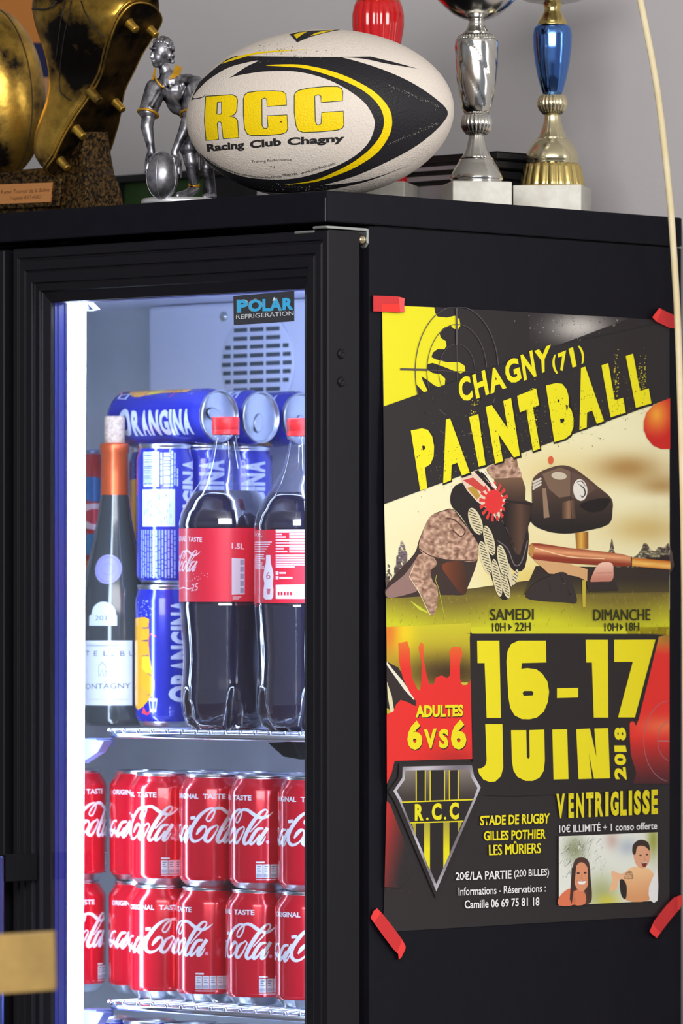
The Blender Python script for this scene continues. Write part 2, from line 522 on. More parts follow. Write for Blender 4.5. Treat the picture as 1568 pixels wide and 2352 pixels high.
# wire shelves
def shelf(zr, ztop, name='wire_shelf'):
    mb = MB()
    x0, x1 = -0.413, -0.05
    y0, y1 = 0.11, 0.465
    mb.tube([(x0+0.002, y1, zr), (x0, y0+0.02, zr), (x0+0.006, y0+0.004, zr), (x0+0.02, y0, zr), (x1-0.002, y0, zr)], 0.0036, 10)
    mb.tube([(x0, y1, zr), (x1, y1, zr)], 0.003, 8)
    mb.tube([(x0, 0.28, zr-0.004), (x1, 0.28, zr-0.004)], 0.003, 8)
    n = int((x1-x0)/0.0205)
    for i in range(n+1):
        x = x0+0.006+i*0.0205
        mb.tube([(x, y0-0.001, zr+0.0045), (x, y1, zr+0.0045)], 0.0016, 6)
        mb.ball((x, y0-0.001, zr+0.0045), 0.0024, 0, 8, 6)
    o = fpart(mb, name, M_chrome)
    mb = MB()
    mb.box((x0-0.03, 0.10, zr-0.012), (x0-0.004, 0.125, zr-0.004))
    mb.prism([(x0-0.026, 0.098, zr-0.004), (x0+0.010, 0.098, zr-0.006), (x0+0.0, 0.098, zr-0.018), (x0-0.026, 0.098, zr-0.030)], (0, 0.012, 0))
    fpart(mb, 'shelf_clip', mat('clear_clip', rgb(84, 92, 140), 0.3), 0.001, parent=o)
    return o
ZS1, ZS2 = 1.2835, 1.0095
shelf(ZS1-0.0062, ZS1)
shelf(ZS2-0.0062, ZS2)
mb = MB()
q = [ony(px, py, 0.13) for px, py in ((612, 1706), (672, 1703), (690, 1745), (648, 1738), (630, 1722))]
mb.prism(q, (0, 0.03, 0)); fpart(mb, 'shelf_bracket', M_gap, 0.002)

# black post added to block the interior's light in the gap between doors
mb = MB(); mb.box((-0.470, 0.046, 0.12), (-0.418, 0.0575, 1.765)); fpart(mb, 'gap_light_block', M_gap)

# doors
DT, DB = 1.763, 0.115
def door_mesh(x0, x1):
    """mitred frame swept round the opening: (inset, y) steps"""
    prof = [(0.0, 0.0445), (0.0, 0.0025), (0.0012, 0.0013), (0.0072, 0.0013), (0.0080, 0.0034), (0.0092, 0.0034), (0.0098, 0.0020),
            (0.0170, 0.0012), (0.0178, 0.0030), (0.0186, 0.0030), (0.0192, 0.0016), (0.0270, 0.0022), (0.0275, 0.0060), (0.0335, 0.0068), (0.0345, 0.0100), (0.0425, 0.0135), (0.0425, 0.0180), (0.034, 0.0185), (0.034, 0.0445)]
    rings = []
    for w, y in prof:
        h = w*0.054/0.0425
        rings.append([Vector((x0+w, y, DB+w)), Vector((x1-w, y, DB+w)), Vector((x1-w, y, DT-h)), Vector((x0+w, y, DT-h))])
    rings.append(rings[0])
    return MB().loft(rings, 0, False, False)
dx0, dx1 = ony(29, 1200, 0.0013).x, -0.0006
door = fpart(door_mesh(dx0, dx1), 'door', M_frame, 0.0005, seg=1)
gx0, gx1, gz0, gz1 = dx0+0.043, dx1-0.043, DB+0.044, DT-0.0545
yi = 0.0185
while proj((gx0, yi, 1.3))[0] < 153: yi += 0.0005
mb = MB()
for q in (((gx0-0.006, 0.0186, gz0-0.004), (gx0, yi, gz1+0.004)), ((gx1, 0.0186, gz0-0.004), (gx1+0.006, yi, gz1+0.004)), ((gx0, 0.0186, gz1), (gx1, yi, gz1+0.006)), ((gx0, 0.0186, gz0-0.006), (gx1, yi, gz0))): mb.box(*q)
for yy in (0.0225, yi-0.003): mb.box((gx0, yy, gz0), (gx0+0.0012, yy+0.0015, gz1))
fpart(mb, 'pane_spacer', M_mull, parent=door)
mb = MB(); mb.box((gx0-0.004, 0.0140, gz0-0.004), (gx1+0.004, 0.0180, gz1+0.004)); fpart(mb, 'glass_pane', M_glass, parent=door)
mb = MB()
for a, b in (((dx0+0.008, 0.0445, DB+0.01), (dx0+0.019, BF, DT-0.01)), ((dx1-0.030, 0.0445, DB+0.01), (dx1-0.010, BF, DT-0.01)),
             ((dx0+0.03, 0.0445, DT-0.03), (dx1-0.03, BF, DT-0.01)), ((dx0+0.03, 0.0445, DB+0.01), (dx1-0.03, BF, DB+0.03))): mb.box(a, b)
fpart(mb, 'gasket', M_gap, parent=door)
for py in (813, 877):
    q = onx(783, py, dx1)
    mb = MB()
    mb.lathe([(0.0050, 0), (0.0050, 0.0008), (0.0036, 0.0022), (0.0014, 0.0024), (0.0013, 0.0010), (0, 0.0010)], 24, (0, 0, 0), 0, Matrix.Translation(q) @ Matrix.Rotation(PI/2, 4, 'Y'))
    fpart(mb, 'screw', M_frame, parent=door)
# brand sticker in the corner of the pane
art = Art(0.0001)
TL, TR, BR, BL = (536, 680), (676, 668), (676, 738), (537, 747)
art.poly([TL, TR, BR, BL], (58, 60, 68))
white, cy = (225, 236, 245), (64, 178, 236)
def polar_word(col, bold, g):
    def L(a, b, ch, x0, x1):
        q = ((x0-g, 690-g-(x0-543)*.05), (x1+g, 690-g-(x1-543)*.05), (x1+g, 718+g-(x1-543)*.05), (x0-g, 718+g-(x0-543)*.05))
        art.text(ch, q, col, bold, up=0)
    for ch, x0, x1 in (('P', 545, 569), ('O', 571, 602), ('L', 603, 621), ('A', 620, 647), ('R', 649, 674)): L(0, 0, ch, x0, x1)
polar_word(white, 0.06, 1.6); art.layer += 1
polar_word(cy, 0.045, 0)
art.layer += 1
art.poly([(626, 691), (634, 690), (630, 682)], white)
art.text('REFRIGERATION', ((543, 723), (675, 714), (675, 724), (543, 733)), (215, 220, 226), 0.0)
mb = MB(); art.lay(mb, lambda u, v, l: ony(u, v, 0.0138)-Vector((0, l, 0)))
fpart(mb, 'brand_sticker', M_stick, parent=door, fixn=False)
# hinge bracket at the top corner
mb = MB()
hz = 1.7655
hx = ony(718, 525, 0.0).x
hy1 = onx(846, 530, -0.002).y
mb.box((hx, -0.0006, hz-0.0016), (-0.0004, hy1-0.002, hz+0.0014))
mb.box((-0.020, hy1-0.0035, hz-0.014), (-0.0004, hy1-0.0005, hz+0.0010))
mb.lathe([(0.0055, 0), (0.0055, 0.003)], 20, (0, 0, 0), 0, Matrix.Translation((-0.0065, hy1-0.0035, hz-0.0125)) @ Matrix.Rotation(-PI/2, 4, 'X'))
mb.box((ony(674, 533, 0).x, 0.0004, hz-0.0050), (hx+0.001, 0.02, hz-0.0022))
hb = fpart(mb, 'hinge_bracket', M_zinc, 0.0012)
mb = MB(); q = onx(829, 551, -0.004)
mb.lathe([(0.0042, 0), (0.0042, 0.001), (0.003, 0.003), (0, 0.0034)], 20, (0, 0, 0), 0, Matrix.Translation((-0.004, q.y, q.z)) @ Matrix.Rotation(PI/2, 4, 'Y'))
mb.lathe([(0.003, -0.008), (0.003, 0.0)], 12, (0, 0, 0), 0, Matrix.Translation((-0.004, q.y, q.z)) @ Matrix.Rotation(PI/2, 4, 'Y'))
fpart(mb, 'bolt', mat('brass_bolt', rgb(190, 170, 140), 0.3, metal=0.9), parent=hb)
# the left door, seen only by its edge, and its handle
lx1 = ony(9, 1200, 0.0013).x
dl = fpart(door_mesh(XL+0.001, lx1), 'door', M_frame, 0.0005, seg=1)
mb = MB(); mb.box((XL+0.04, 0.0140, gz0-0.004), (lx1-0.039, 0.0180, gz1+0.004)); fpart(mb, 'glass_pane', M_glass, parent=dl)
# handle bar of the near door, on two black stand-offs
hx_ = ony(76, 1990, 0.002).x
hz1, hz0 = ony(76, 1963, -0.02).z, ony(76, 2025, -0.02).z
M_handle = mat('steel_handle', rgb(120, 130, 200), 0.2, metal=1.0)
mb = MB(); mb.box((hx_-0.005, -0.0460, 0.86), (hx_+0.004, -0.0400, hz1-0.001))
hd = fpart(mb, 'handle', M_handle, 0.0018, parent=door)
mb = MB()
mb.box((hx_-0.0075, -0.0405, hz0), (hx_+0.006, 0.002, hz1))
fpart(mb, 'handle_mount', M_gap, 0.0008, parent=door)
mb = MB(); mb.box((hx_-0.0075, -0.0405, 0.86), (hx_+0.006, 0.002, 0.86+hz1-hz0))
fpart(mb, 'handle_mount', M_gap, 0.0008, parent=door)

# ================================================================== drinks inside the fridge
M_alu = mat('aluminium', rgb(205, 210, 220), 0.28, metal=1.0)
M_can = print_mat('can_lacquer', 0.20, 0.6, 0.6, 0.30)
M_label = print_mat('label_print', 0.35, 0.5, 0.3)

def deg(a): return a*180/PI
KMM = 0.033*PI/180*1000     # mm per degree on the fat can
def c2(x, y): return (deg(math.asin(max(-1, min(1, (x-819)/696))))+43)*KMM, (2380-y)/21
def c4(x, y): return (deg(math.asin(max(-1, min(1, (x-1086)/414))))+74.5)*KMM, (1475-y)/12.5
def script_logo():
    """white brush lettering in millimetres: list of (points, widths)"""
    S = []
    C = [(500,1235,1.6),(560,1140,4.0),(640,1065,3.6),(700,1070,2.0),(712,1130,1.7),(680,1220,1.7),(610,1310,1.8),(520,1365,2.5),(440,1370,3.4),(385,1310,4),(375,1200,4.2),
         (410,1080,4.3),(480,960,4.2),(570,840,3.8),(690,735,3.0),(800,680,2.1),(870,680,1.5)]
    loop = [(895,730,1.5),(870,820,1.7),(810,920,1.7),(755,950,1.5),(715,915,1.5),(735,850,1.6),(800,765,2.0),(880,700,2.5),(960,672,2.9)]
    main = [c2(x, y)+(w,) for x, y, w in C+loop]+[c4(x, y)+(w,) for x, y, w in ((1000,470,3.2),(1060,512,3.8),(1120,545,3.6),(1190,560,2.9),(1250,535,2.1),(1305,485,0.5))]
    S.append(main)
    o = [c4(x, y)+(w,) for x, y, w in ((915,682,1.5),(860,715,2.8),(820,785,3.8),(806,850,4.0),(838,876,3.0),(885,820,1.9),(928,740,1.7),(945,695,1.6),(925,672,1.5),(900,690,1.4))]
    S.append(o)
    l = [c4(x, y)+(w,) for x, y, w in ((1030,800,1.2),(1000,860,2.2),(955,884,3.4),(938,845,4.0),(975,750,4.1),(1040,640,4.1),(1110,545,3.6),(1180,472,2.3),(1222,460,1.6),(1235,490,1.6),(1190,555,1.7),(1110,645,1.6),(1020,740,1.2))]
    S.append(l)
    a = [c4(x, y)+(w,) for x, y, w in ((1190,690,2.0),(1120,702,3.2),(1062,775,3.8),(1025,850,3.8),(1035,884,3.2),(1085,850,2.1),(1150,765,1.8))]
    a2 = [c4(x, y)+(w,) for x, y, w in ((1240,682,3.6),(1190,760,3.8),(1135,850,3.8),(1130,884,3.2),(1172,868,2.0),(1218,788,0.8))]
    S += [a, a2]
    sh = lambda st, d: [(p[0]+d, p[1], p[2]) for p in st]
    S.append(sh([c2(x, y)+(w,) for x, y, w in C], -62))
    S.append(sh(o, -60.9)); S.append(sh([c4(x, y)+(w,) for x, y, w in ((945,690,2.6),(915,678,1.6),(860,715,2.8),(820,785,3.8),(806,850,4.0),(838,876,3.0),(885,820,1.9),(920,760,0.8))], -46.5))
    S += [sh(a, -52.6), sh(a2, -52.6)]
    S.append([c2(375, 892)+(3.0,), c2(420, 884)+(3.4,), c2(480, 872)+(3.0,)])
    S.append([(u*KMM, v, w) for u, v, w in ((-104, 47.5, 2), (-85, 51.5, 2), (-60, 53.6, 2.4), (-42, 53.4, 3.6), (-27, 51.4, 4.2), (-14, 49.2, 2), (-5.5, 47, .4))])
    return S
LOGO = script_logo()
def lay_logo(art, f, col):
    for st in LOGO:
        pts = catmull([(p[0], p[1]) for p in st], 6); ws = []
        for i in range(len(st)-1): ws += [st[i][2]+(st[i+1][2]-st[i][2])*k/6 for k in range(6)]
        ws.append(st[-1][2])
        vs, fs = stroke_quads(pts, ws)
        art.raw([f(x, y) for x, y in vs], fs, col)
WHT = (232, 236, 250)
def wrap(R):
    return lambda u, v, l: Vector(((R+l)*math.sin(math.radians(u)), -(R+l)*math.cos(math.radians(u)), v/1000))

# --- fat red can
def red_can_proto():
    art = Art(0.00002)
    lay_logo(art, lambda s, v: (s/KMM, v), WHT)
    art.raw(*[[(96+3*math.cos(i*PI/6), 49.3+1.8*math.sin(i*PI/6)) for i in range(12)], [tuple(range(12))]], (226, 150, 180))
    art.text('ORIGINAL', ((-37, 95.6), (20, 95.6), (20, 90.4), (-37, 90.4)), WHT, 0.03)
    art.text('TASTE', ((28, 95.6), (68, 95.6), (68, 90.4), (28, 90.4)), WHT, 0.03)
    for i in range(5):
        u0 = 76+i*12.6
        art.rect(u0, 27, u0+11.6, 13.5, (222, 226, 240), up=0 if i else 1)
    art.layer += 1
    for i in range(5):
        u0 = 76+i*12.6
        art.rect(u0+0.8, 17.6, u0+10.8, 14.2, (170, 178, 205), up=0)
        for k in range(3): art.rect(u0+2.2, 25.4-k*2.2, u0+9.4-(k % 2)*2, 24.4-k*2.2, (120, 128, 165), up=0)
    art.rect(76, 29.8, 91, 28.2, WHT, up=0); art.rect(76, 12.4, 112, 11.3, (226, 190, 205), up=0)
    red = rgb(198, 8, 36)
    mb = MB()
    mb.lathe([(0.0316, 0.0085), (0.0328, 0.0108), (0.033, 0.013), (0.033, 0.0985), (0.0323, 0.1012), (0.0296, 0.1062), (0.0273, 0.1098), (0.0263, 0.1116)], 64, cap=False, ink=red)
    art.lay(mb, wrap(0.033), cut=(3.0, 0), base=0.00003)
    r = empty('soda_can')
    mb.build('body', [M_can], r, fixn=False)
    m2 = MB()
    m2.lathe([(0, 0.009), (0.018, 0.0075), (0.0225, 0.0025), (0.0236, 0.0), (0.0246, 0.0004), (0.0262, 0.003), (0.0316, 0.0085)], 56, cap=False)
    m2.build('bottom', [M_alu], r)
    m3 = MB()
    m3.lathe([(0.0263, 0.1116), (0.0261, 0.1124), (0.0269, 0.1132), (0.0270, 0.1146), (0.0264, 0.1152), (0.0257, 0.1148), (0.0250, 0.1120), (0.0244, 0.1110), (0.0, 0.1116)], 56, cap=False)
    m3.ball((0, -0.006, 0.1122), (0.006, 0.009, 0.0006), 0, 16, 6)
    m3.build('lid', [M_alu], r)
    return r
proto = red_can_proto()
used = [False]
def stand(proto, px, y, z, phi, label, group, name=None):
    global _first
    p = ony(px, 1500, y)
    if not proto.get('used'):
        o = proto; o['used'] = 1
    else:
        o = copy_tree(proto)
    if 'used' in o and o is not proto: del o['used']
    o.location = (p.x, p.y, z); o.rotation_euler = (0, 0, ANG+math.radians(phi))
    tag(o, label, 'drink can', group)
    return o
YC = 0.17
G1 = 'red cola cans on the middle shelf'
H = 0.1138
up, lo = ZS2+H, ZS2
for px, y, z, phi, lab in (
    (374, YC, up, -77.3, 'red cola can in the upper row, the one just right of the shaded set-back can'),
    (487, YC, up, -43, 'red cola can in the upper row whose white C shows whole in the middle'),
    (601, YC, up, -85.4, 'red cola can in the upper row, second from the right door frame'),
    (714, YC, up, -45.7, 'red cola can in the upper row, cut off by the right door frame'),
    (325, YC+0.045, up, -22, 'shaded red cola can set back in the upper row beside a dark gap'),
    (172, YC+0.012, up, -5.4, 'red cola can in the upper row right beside the white light strip'),
    (371, YC, lo, -31, 'red cola can in the lower row with a whole hyphen and C on its front'),
    (480, YC, lo, -98.7, 'red cola can in the lower row with five white nutrition boxes near its foot'),
    (594, YC, lo, -74.5, 'red cola can in the lower row, second from the right door frame'),
    (707, YC, lo, -32.6, 'red cola can in the lower row, cut off by the right door frame'),
    (323, YC+0.045, lo, -22, 'shaded red cola can set back in the lower row beside a dark gap'),
    (170, YC+0.012, lo, -26, 'red cola can in the lower row right beside the white light strip')):
    stand(proto, px, y, z, phi, lab, G1)
for k, (px, lab) in enumerate(((460, 'red cola can behind the front ones, only its rim seen above the whole C can'),
                               (573, 'red cola can behind the front ones, only its rim seen left of the black bracket'),
                               (684, 'red cola can behind the front ones, only its rim seen under the black bracket'))):
    stand(proto, px, YC+0.068, up, 40*k, lab, G1)
    o = stand(proto, px, YC+0.068, lo, 25*k, 'red cola can standing unseen behind the lower front row', G1)

# --- slim blue orange-drink can
RS = 0.029
BLU, LBL = (38, 46, 168), (206, 216, 240)
def slim_body(mb, ink):
    mb.lathe([(0.0255, 0.0052), (0.0282, 0.0085), (0.029, 0.0115), (0.029, 0.129), (0.0284, 0.1322), (0.0268, 0.1375), (0.0262, 0.1405)], 56, cap=False, ink=ink)
def slim_ends(r):
    m2 = MB(); m2.lathe([(0, 0.008), (0.016, 0.006), (0.0205, 0.0018), (0.0215, 0.0), (0.0228, 0.0006), (0.0255, 0.0052)], 48, cap=False)
    m2.build('bottom', [M_alu], r)
    m3 = MB()
    m3.lathe([(0.0262, 0.1405), (0.0259, 0.1418), (0.0268, 0.1430), (0.0269, 0.1448), (0.0262, 0.1456), (0.0254, 0.1452), (0.0246, 0.1420), (0.0238, 0.1410), (0.0, 0.1414)], 48, cap=False)
    m3.ball((0, -0.006, 0.1420), (0.0065, 0.010, 0.0007), 0, 16, 6)
    m3.build('lid', [M_alu], r)
def slim_proto():
    art = Art(0.00002)
    rnd = random.Random(3)
    def word(u0):
        # vertical word, tops to the left, reading upwards
        vv = [(25, 42), (43.5, 56), (57.5, 67.5), (69, 83), (84.5, 97.5), (98.8, 102.8), (104.2, 117), (118, 129.5)]
        for ch, (a, b) in zip('ORANGINA', vv):
            t0 = -3 if ch == 'O' else 2
            art.text(ch, ((u0+t0, a), (u0+t0, b), (u0+57, b), (u0+57, a)), LBL, 0.05, up=0)
        art.layer += 1
    word(0); word(180)
    # peel spiral drawing and straw
    R_edge = [(-43, 110), (-44, 104), (-43, 98), (-43, 92), (-43, 82), (-42, 73), (-39, 64), (-36, 55), (-31.5, 46), (-32, 38), (-38, 31), (-48, 25), (-60, 20), (-75, 17)]
    left = [(-150-p[0], p[1]) for p in R_edge[::-1]]
    def orange(u, v): return (246, 190, 40) if (u > -50 or v < 24) else (240, 160, 60)
    art.poly([(-66, 112), (-52, 112)]+R_edge+left[1:], (243, 172, 44))
    for v in (101, 88, 72.5): art.poly([(-62, v+0.6), (-41, v+1.2), (-41, v-1.0), (-62, v-0.8)], (70, 80, 170), up=0)
    art.poly([(-52, 55.5), (-35, 53), (-36, 51)], (70, 80, 170), up=0); art.poly([(-56, 31.5), (-34, 34.5), (-35, 32.5)], (70, 80, 170), up=0)
    art.layer += 1
    art.poly([(-60, 72), (-43, 72), (-40, 62), (-37, 56), (-50, 55), (-62, 60)], (240, 214, 50)); art.poly([(-70, 40), (-46, 36), (-48, 30), (-66, 26)], (238, 168, 60), up=0)
    art.line([(-45, 82), (-43, 92), (-39, 95), (-27, 92)], [1.2]*4, (232, 66, 84))
    art.poly([(-57, 20), (-48, 14), (-40, 17), (-41, 14), (-48, 11.5), (-62, 14)], (226, 70, 84), up=0)
    # little glass
    art.poly([(-44, 29), (-25, 29), (-28, 15), (-41, 15)], (206, 214, 238), holes=[[(-41, 26), (-28, 26), (-30, 17.5), (-39, 17.5)]])
    for _ in range(26): art.poly(ell(rnd.uniform(-75, -35), rnd.uniform(113, 130), 1.4, 0.75, 8), (150, 165, 225), up=0)
    art.layer += 1
    # barcode side (left of the second word)
    b0 = 180-39
    art.rect(b0-46, 137, b0-9, 101, (205, 222, 250))
    v = 136
    while v > 103:
        h = rnd.choice((0.5, 0.8, 1.2)); art.rect(b0-44, v, b0-18, v-h, (70, 92, 190), up=0); v -= h+rnd.choice((0.6, 0.9, 1.4))
    art.layer += 1
    for a, b, t, bt in ((-7, -3, 136, 101), (0, 13, 136, 101), (15, 19, 138, 101), (21, 24, 136, 101), (27, 30, 120, 101)):
        v = t
        while v > bt+2:
            h = rnd.uniform(2, 8); art.rect(b0+a, v, b0+b, max(v-h, bt), (190, 208, 250), up=0); v -= h+0.8
    art.rect(b0-49, 98.5, b0+23, 60.5, (214, 230, 250), up=0)
    art.layer += 1
    for k in range(7): art.rect(b0-46+k*9.5, 96, b0-45.2+k*9.5, 62, (150, 172, 225), up=0)
    art.layer += 1
    for k in range(30):
        u = b0-44+rnd.random()*60; v = 64+rnd.random()*30; art.rect(u, v, u+1.6, v-rnd.uniform(1, 5), (120, 148, 215), up=0)
    for k in range(13):
        v = 57; u = b0-54+k*6.2
        while v > 9:
            h = rnd.uniform(3, 11); art.rect(u, v, u+3.6, max(v-h, 8), (150, 166, 235), up=0); v -= h+0.9
    mb = MB(); slim_body(mb, rgb(*BLU))
    art.lay(mb, wrap(RS), cut=(4.0, 0), base=0.00003)
    r = empty('slim_soda_can')
    mb.build('body', [M_can], r, fixn=False); slim_ends(r)
    return r
sp = slim_proto()
YA = 0.22
A0 = ony(378, 1500, YA)
HS = 0.1443
G2 = 'slim blue orange-drink cans on the top shelf'
zl, zu = ZS1, ZS1+HS
def slim(dx, dy, z, phi, lab, grp=G2):
    p = A0+Vector((dx, dy, 0)); px = proj((p.x, p.y, z))[0]
    return stand(sp, px, p.y, z, phi, lab, grp)
slim(0.0, 0, zu, 39-180, 'slim blue can with barcode and white panel, upper of the front stack')
slim(-0.002, 0, zl, 15, 'slim blue can with an orange drawing and straw, lower of the front stack')
slim(-0.09, 0.078, zu, 20, 'slim blue can in the upper layer behind the wine bottle neck')
slim(-0.09, 0.078, zl, 60, 'slim blue can in the lower layer behind the wine bottle body')
slim(0.0, 0.0585, zu, -12, 'slim blue can in the upper layer seen through the shoulder of the left cola bottle')
slim(0.0, 0.0585, zl, -20, 'slim blue can in the lower layer, second from the front stack')
slim(0.0, 0.117, zu, -8, 'slim blue can in the upper layer between the two cola bottle necks')
slim(0.0, 0.117, zl, -30, 'slim blue can in the lower layer, third from the front stack')
ML = Matrix(((0, 0, 1), (0, 1, 0), (-1, 0, 0)))
for k, (dx, lab, th) in enumerate(((-0.106, 'slim blue can lying on its side on the front stack, name facing out', -16),
                               (-0.104, 'slim blue can lying on its side, second from the front, silver end showing', 80),
                               (-0.102, 'slim blue can lying at the back of the stack, half hidden by door frame', 120))):
    o = copy_tree(sp)
    del o['used']
    o.location = A0+Vector((dx, 0.042+0.0585*k, 0)); o.location.z = zu+0.1456+0.029
    o.rotation_euler = (ML @ Matrix.Rotation(math.radians(th), 3, 'Z')).to_euler()
    tag(o, lab, 'drink can', G2)
# row of blue cans under the middle shelf: only their silver tops rise into view
ZS3 = ZS2-0.0225-0.1456
shelf(ZS3-0.0062, ZS3)
for px, lab in ((246, 'blue can under the lower wire shelf, next to the light strip'), (342, 'blue can under the lower wire shelf, second from the light strip'),
                (438, 'blue can under the lower wire shelf, middle of the visible tops'), (534, 'blue can under the lower wire shelf, second from the door frame'), (630, 'blue can under the lower wire shelf, next to the door frame')):
    stand(sp, px, 0.165, ZS3, 30+px, lab, 'slim blue cans under the lower wire shelf')

# --- slim red and teal cans hidden behind the light strip
def fruit_proto():
    art = Art(0.00002); rnd = random.Random(5)
    art.curve([(-30, 112), (10, 116), (50, 108), (56, 96), (20, 90), (-28, 94)], (60, 110, 170))
    art.curve([(-24, 84), (20, 88), (50, 80), (54, 66), (10, 60), (-26, 66)], (230, 200, 205))
    art.curve([(-10, 80), (18, 82), (40, 77), (40, 69), (10, 66), (-12, 70)], (205, 60, 66))
    art.curve([(-28, 52), (20, 56), (52, 48), (50, 36), (10, 32), (-26, 38)], (70, 130, 170))
    art.curve([(-20, 26), (20, 28), (44, 22), (30, 14), (-10, 14)], (225, 120, 60))
    mb = MB(); slim_body(mb, rgb(182, 58, 54)); art.lay(mb, wrap(RS), cut=(4, 0), base=0.00003)
    r = empty('slim_soda_can'); mb.build('body', [M_can], r, fixn=False); slim_ends(r)
    return r
fp = fruit_proto()
stand(fp, 180, 0.30, zu, 30, 'slim red can with blue patches, upper of two beside the light strip', 'slim red cans behind the light strip')
stand(fp, 180, 0.30, zl, 10, 'slim red can in shade below another, beside the light strip', 'slim red cans behind the light strip')

# --- big cola bottles
M_pet = glass_mat('clear_plastic', (0.95, 0.965, 1.0, 1), 0.05, 0.10)
M_cola = glass_mat('cola', (0.20, 0.16, 0.18, 1), 0.06, 0.09, rgb(58, 52, 76), 0.5)  # grey-blue haze put into the cola's body colour
M_cap = mat('red_cap', rgb(232, 44, 48), 0.35, spec=0.5)
def bottle(px, y, which, lab):
    p = ony(px, 1500, y); sc = FPX/proj((p.x, p.y, 1.4))[2]
    z = lambda py: (1675-py)/sc
    r = tag(empty('cola_bottle', (p.x, p.y, ZS1), (0, 0, ANG)), lab, 'bottle', 'big cola bottles on the top shelf')
    prof = [(0, 1669), (30, 1668), (62, 1674), (76, 1675), (90, 1664), (99, 1640), (103.5, 1612), (103, 1588), (100.5, 1555), (98.5, 1515), (100, 1480), (103.5, 1435), (106.5, 1395), (107, 1384), (105.5, 1382),
            (105.5, 1217), (107, 1214), (107.5, 1205), (102, 1178), (86, 1146), (59, 1107), (44, 1080), (35, 1055), (28, 1025), (25, 1008), (31, 1006), (31, 1001), (24, 1000), (23.5, 962)]
    pr = [(a/sc, z(b)) for a, b in prof]
    sub = []
    for i in range(len(pr)-1):
        n = 5 if abs(pr[i+1][1]-pr[i][1]) > 0.012 else (3 if i < 7 else 1)
        for k in range(n): sub.append((pr[i][0]+(pr[i+1][0]-pr[i][0])*k/n, pr[i][1]+(pr[i+1][1]-pr[i][1])*k/n))
    sub.append(pr[-1])
    def petal(shrink):
        def f(a, k, rr):
            zz = sub[k][1] if k < len(sub) else 1
            rr = max(rr-shrink, 0)
            t = max(0, 1-zz/0.042)
            if t > 0:
                c = abs(math.sin(2.5*(a+1.361)))          # 0 in the five grooves
                g = max(0.0, 1-c/(0.16+0.34*t))
                rr *= 1-0.55*g*(t**0.7)
            elif 0.042 < zz < 0.118:
                w = math.sin((zz-0.042)/0.076*PI)
                g = max(0.0, 1-abs(math.sin(2.5*(a+1.361)))/0.14)
                rr *= 1-0.018*g*w
            return rr
        return f
    mb = MB(); mb.lathe(sub, 100, mod=petal(0), cap=False); sh = mb.build('shell', [M_pet], r)
    ztop = z(1128)
    lq = [q for q in sub if q[1] < ztop]
    mb = MB(); mb.lathe(lq+[(lq[-1][0]-0.004, ztop)], 80, mod=petal(0.0014), cap=True); mb.build('cola', [M_cola], r)
    mb = MB()
    mb.lathe([(31.5/sc, z(999)), (31.5/sc, z(989)), (30.5/sc, z(988)), (31.5/sc, z(987)), (31.5/sc, z(962)), (29.5/sc, z(958.5)), (0, z(958))], 72,
             mod=lambda a, k, rr: rr*(1+(0.012 if k in (3, 4) and int(a*72/(2*PI)) % 2 else 0)), cap=False)
    mb.build('cap', [M_cap], r)
    # paper label
    art = Art(0.00002)
    Rl = 107.2/sc*1000     # mm
    zb, zt = z(1383)*1000, z(1215)*1000
    U = lambda X: deg(math.asin(max(-0.999, min(0.999, (X-px)/107.2))))
    V = lambda Y: z(Y)*1000
    T = lambda q: tuple((U(a), V(b)) for a, b in q)
    red = (226, 36, 62)
    pk = (246, 212, 228)
    if which == 0:
        art.text('TASTE', T(((434, 1234), (466, 1236), (466, 1247), (434, 1245))), pk, 0.03); art.text('ORIGINAL', ((-95, V(1232)), (U(430), V(1232)), (U(430), V(1245)), (-95, V(1244))), pk, 0.03, up=0)
        # script word, shrunk
        kx = 1.02
        def f(s_, v): 
            uu = s_/KMM
            return U(413)-2+uu*0.46 if uu > 0 else U(413)-2+uu*0.46, V(1313)+(v-47)*0.60
        lay_logo(art, f, pk)
        art.line([(U(414), V(1353)), (U(424), V(1350)), (U(436), V(1354)), (U(444), V(1351))], 1.2, pk)
        art.text('25', T(((443, 1342), (458, 1340), (456, 1357), (441, 1359))), pk, 0.0)
        rnd = random.Random(2)
        for _ in range(16): art.poly(ell(rnd.uniform(U(430), U(482)), rnd.uniform(V(1336), V(1318)), 0.55, 0.45, 8), pk, up=0)
        art.text('1.5L', T(((534, 1249), (562, 1251), (562, 1264), (534, 1262))), pk, 0.03)
        art.poly(T(((534, 1283), (563, 1285), (563, 1366), (534, 1367))), (226, 220, 240))
        for k in range(5): art.poly(T(((553, 1287+k*16), (562, 1287+k*16), (562, 1299+k*16), (553, 1299+k*16))), (165, 160, 200))
        for k in range(3): art.rect(U(536), V(1371+k*2.4), U(556-3*k), V(1372.4+k*2.4), pk, up=0)
    else:
        art.text('like.', T(((584, 1217), (603, 1219), (603, 1231), (584, 1229))), pk, 0.0)
        rnd = random.Random(4)
        for k in range(5): art.rect(U(585), V(1242+k*5.2), U(625-k*4), V(1244.5+k*5.2), pk, up=0)
        for k in range(8): art.rect(U(586), V(1271+k*4.6), U(610-rnd.randint(0, 12)), V(1273.2+k*4.6), pk, up=0)
        bt = [(612, 1273), (622, 1273), (622.5, 1290), (628, 1310), (629, 1322), (627, 1338), (629, 1352), (628, 1370), (624, 1374), (610, 1374), (606, 1370), (606, 1352), (608, 1338), (605.5, 1322), (607, 1310), (611.5, 1290)]
        art.poly([(U(a), V(b)) for a, b in bt], (238, 230, 246))
        art.text('6', T(((612, 1311), (622, 1311), (622, 1328), (612, 1328))), (200, 110, 130), 0.0)
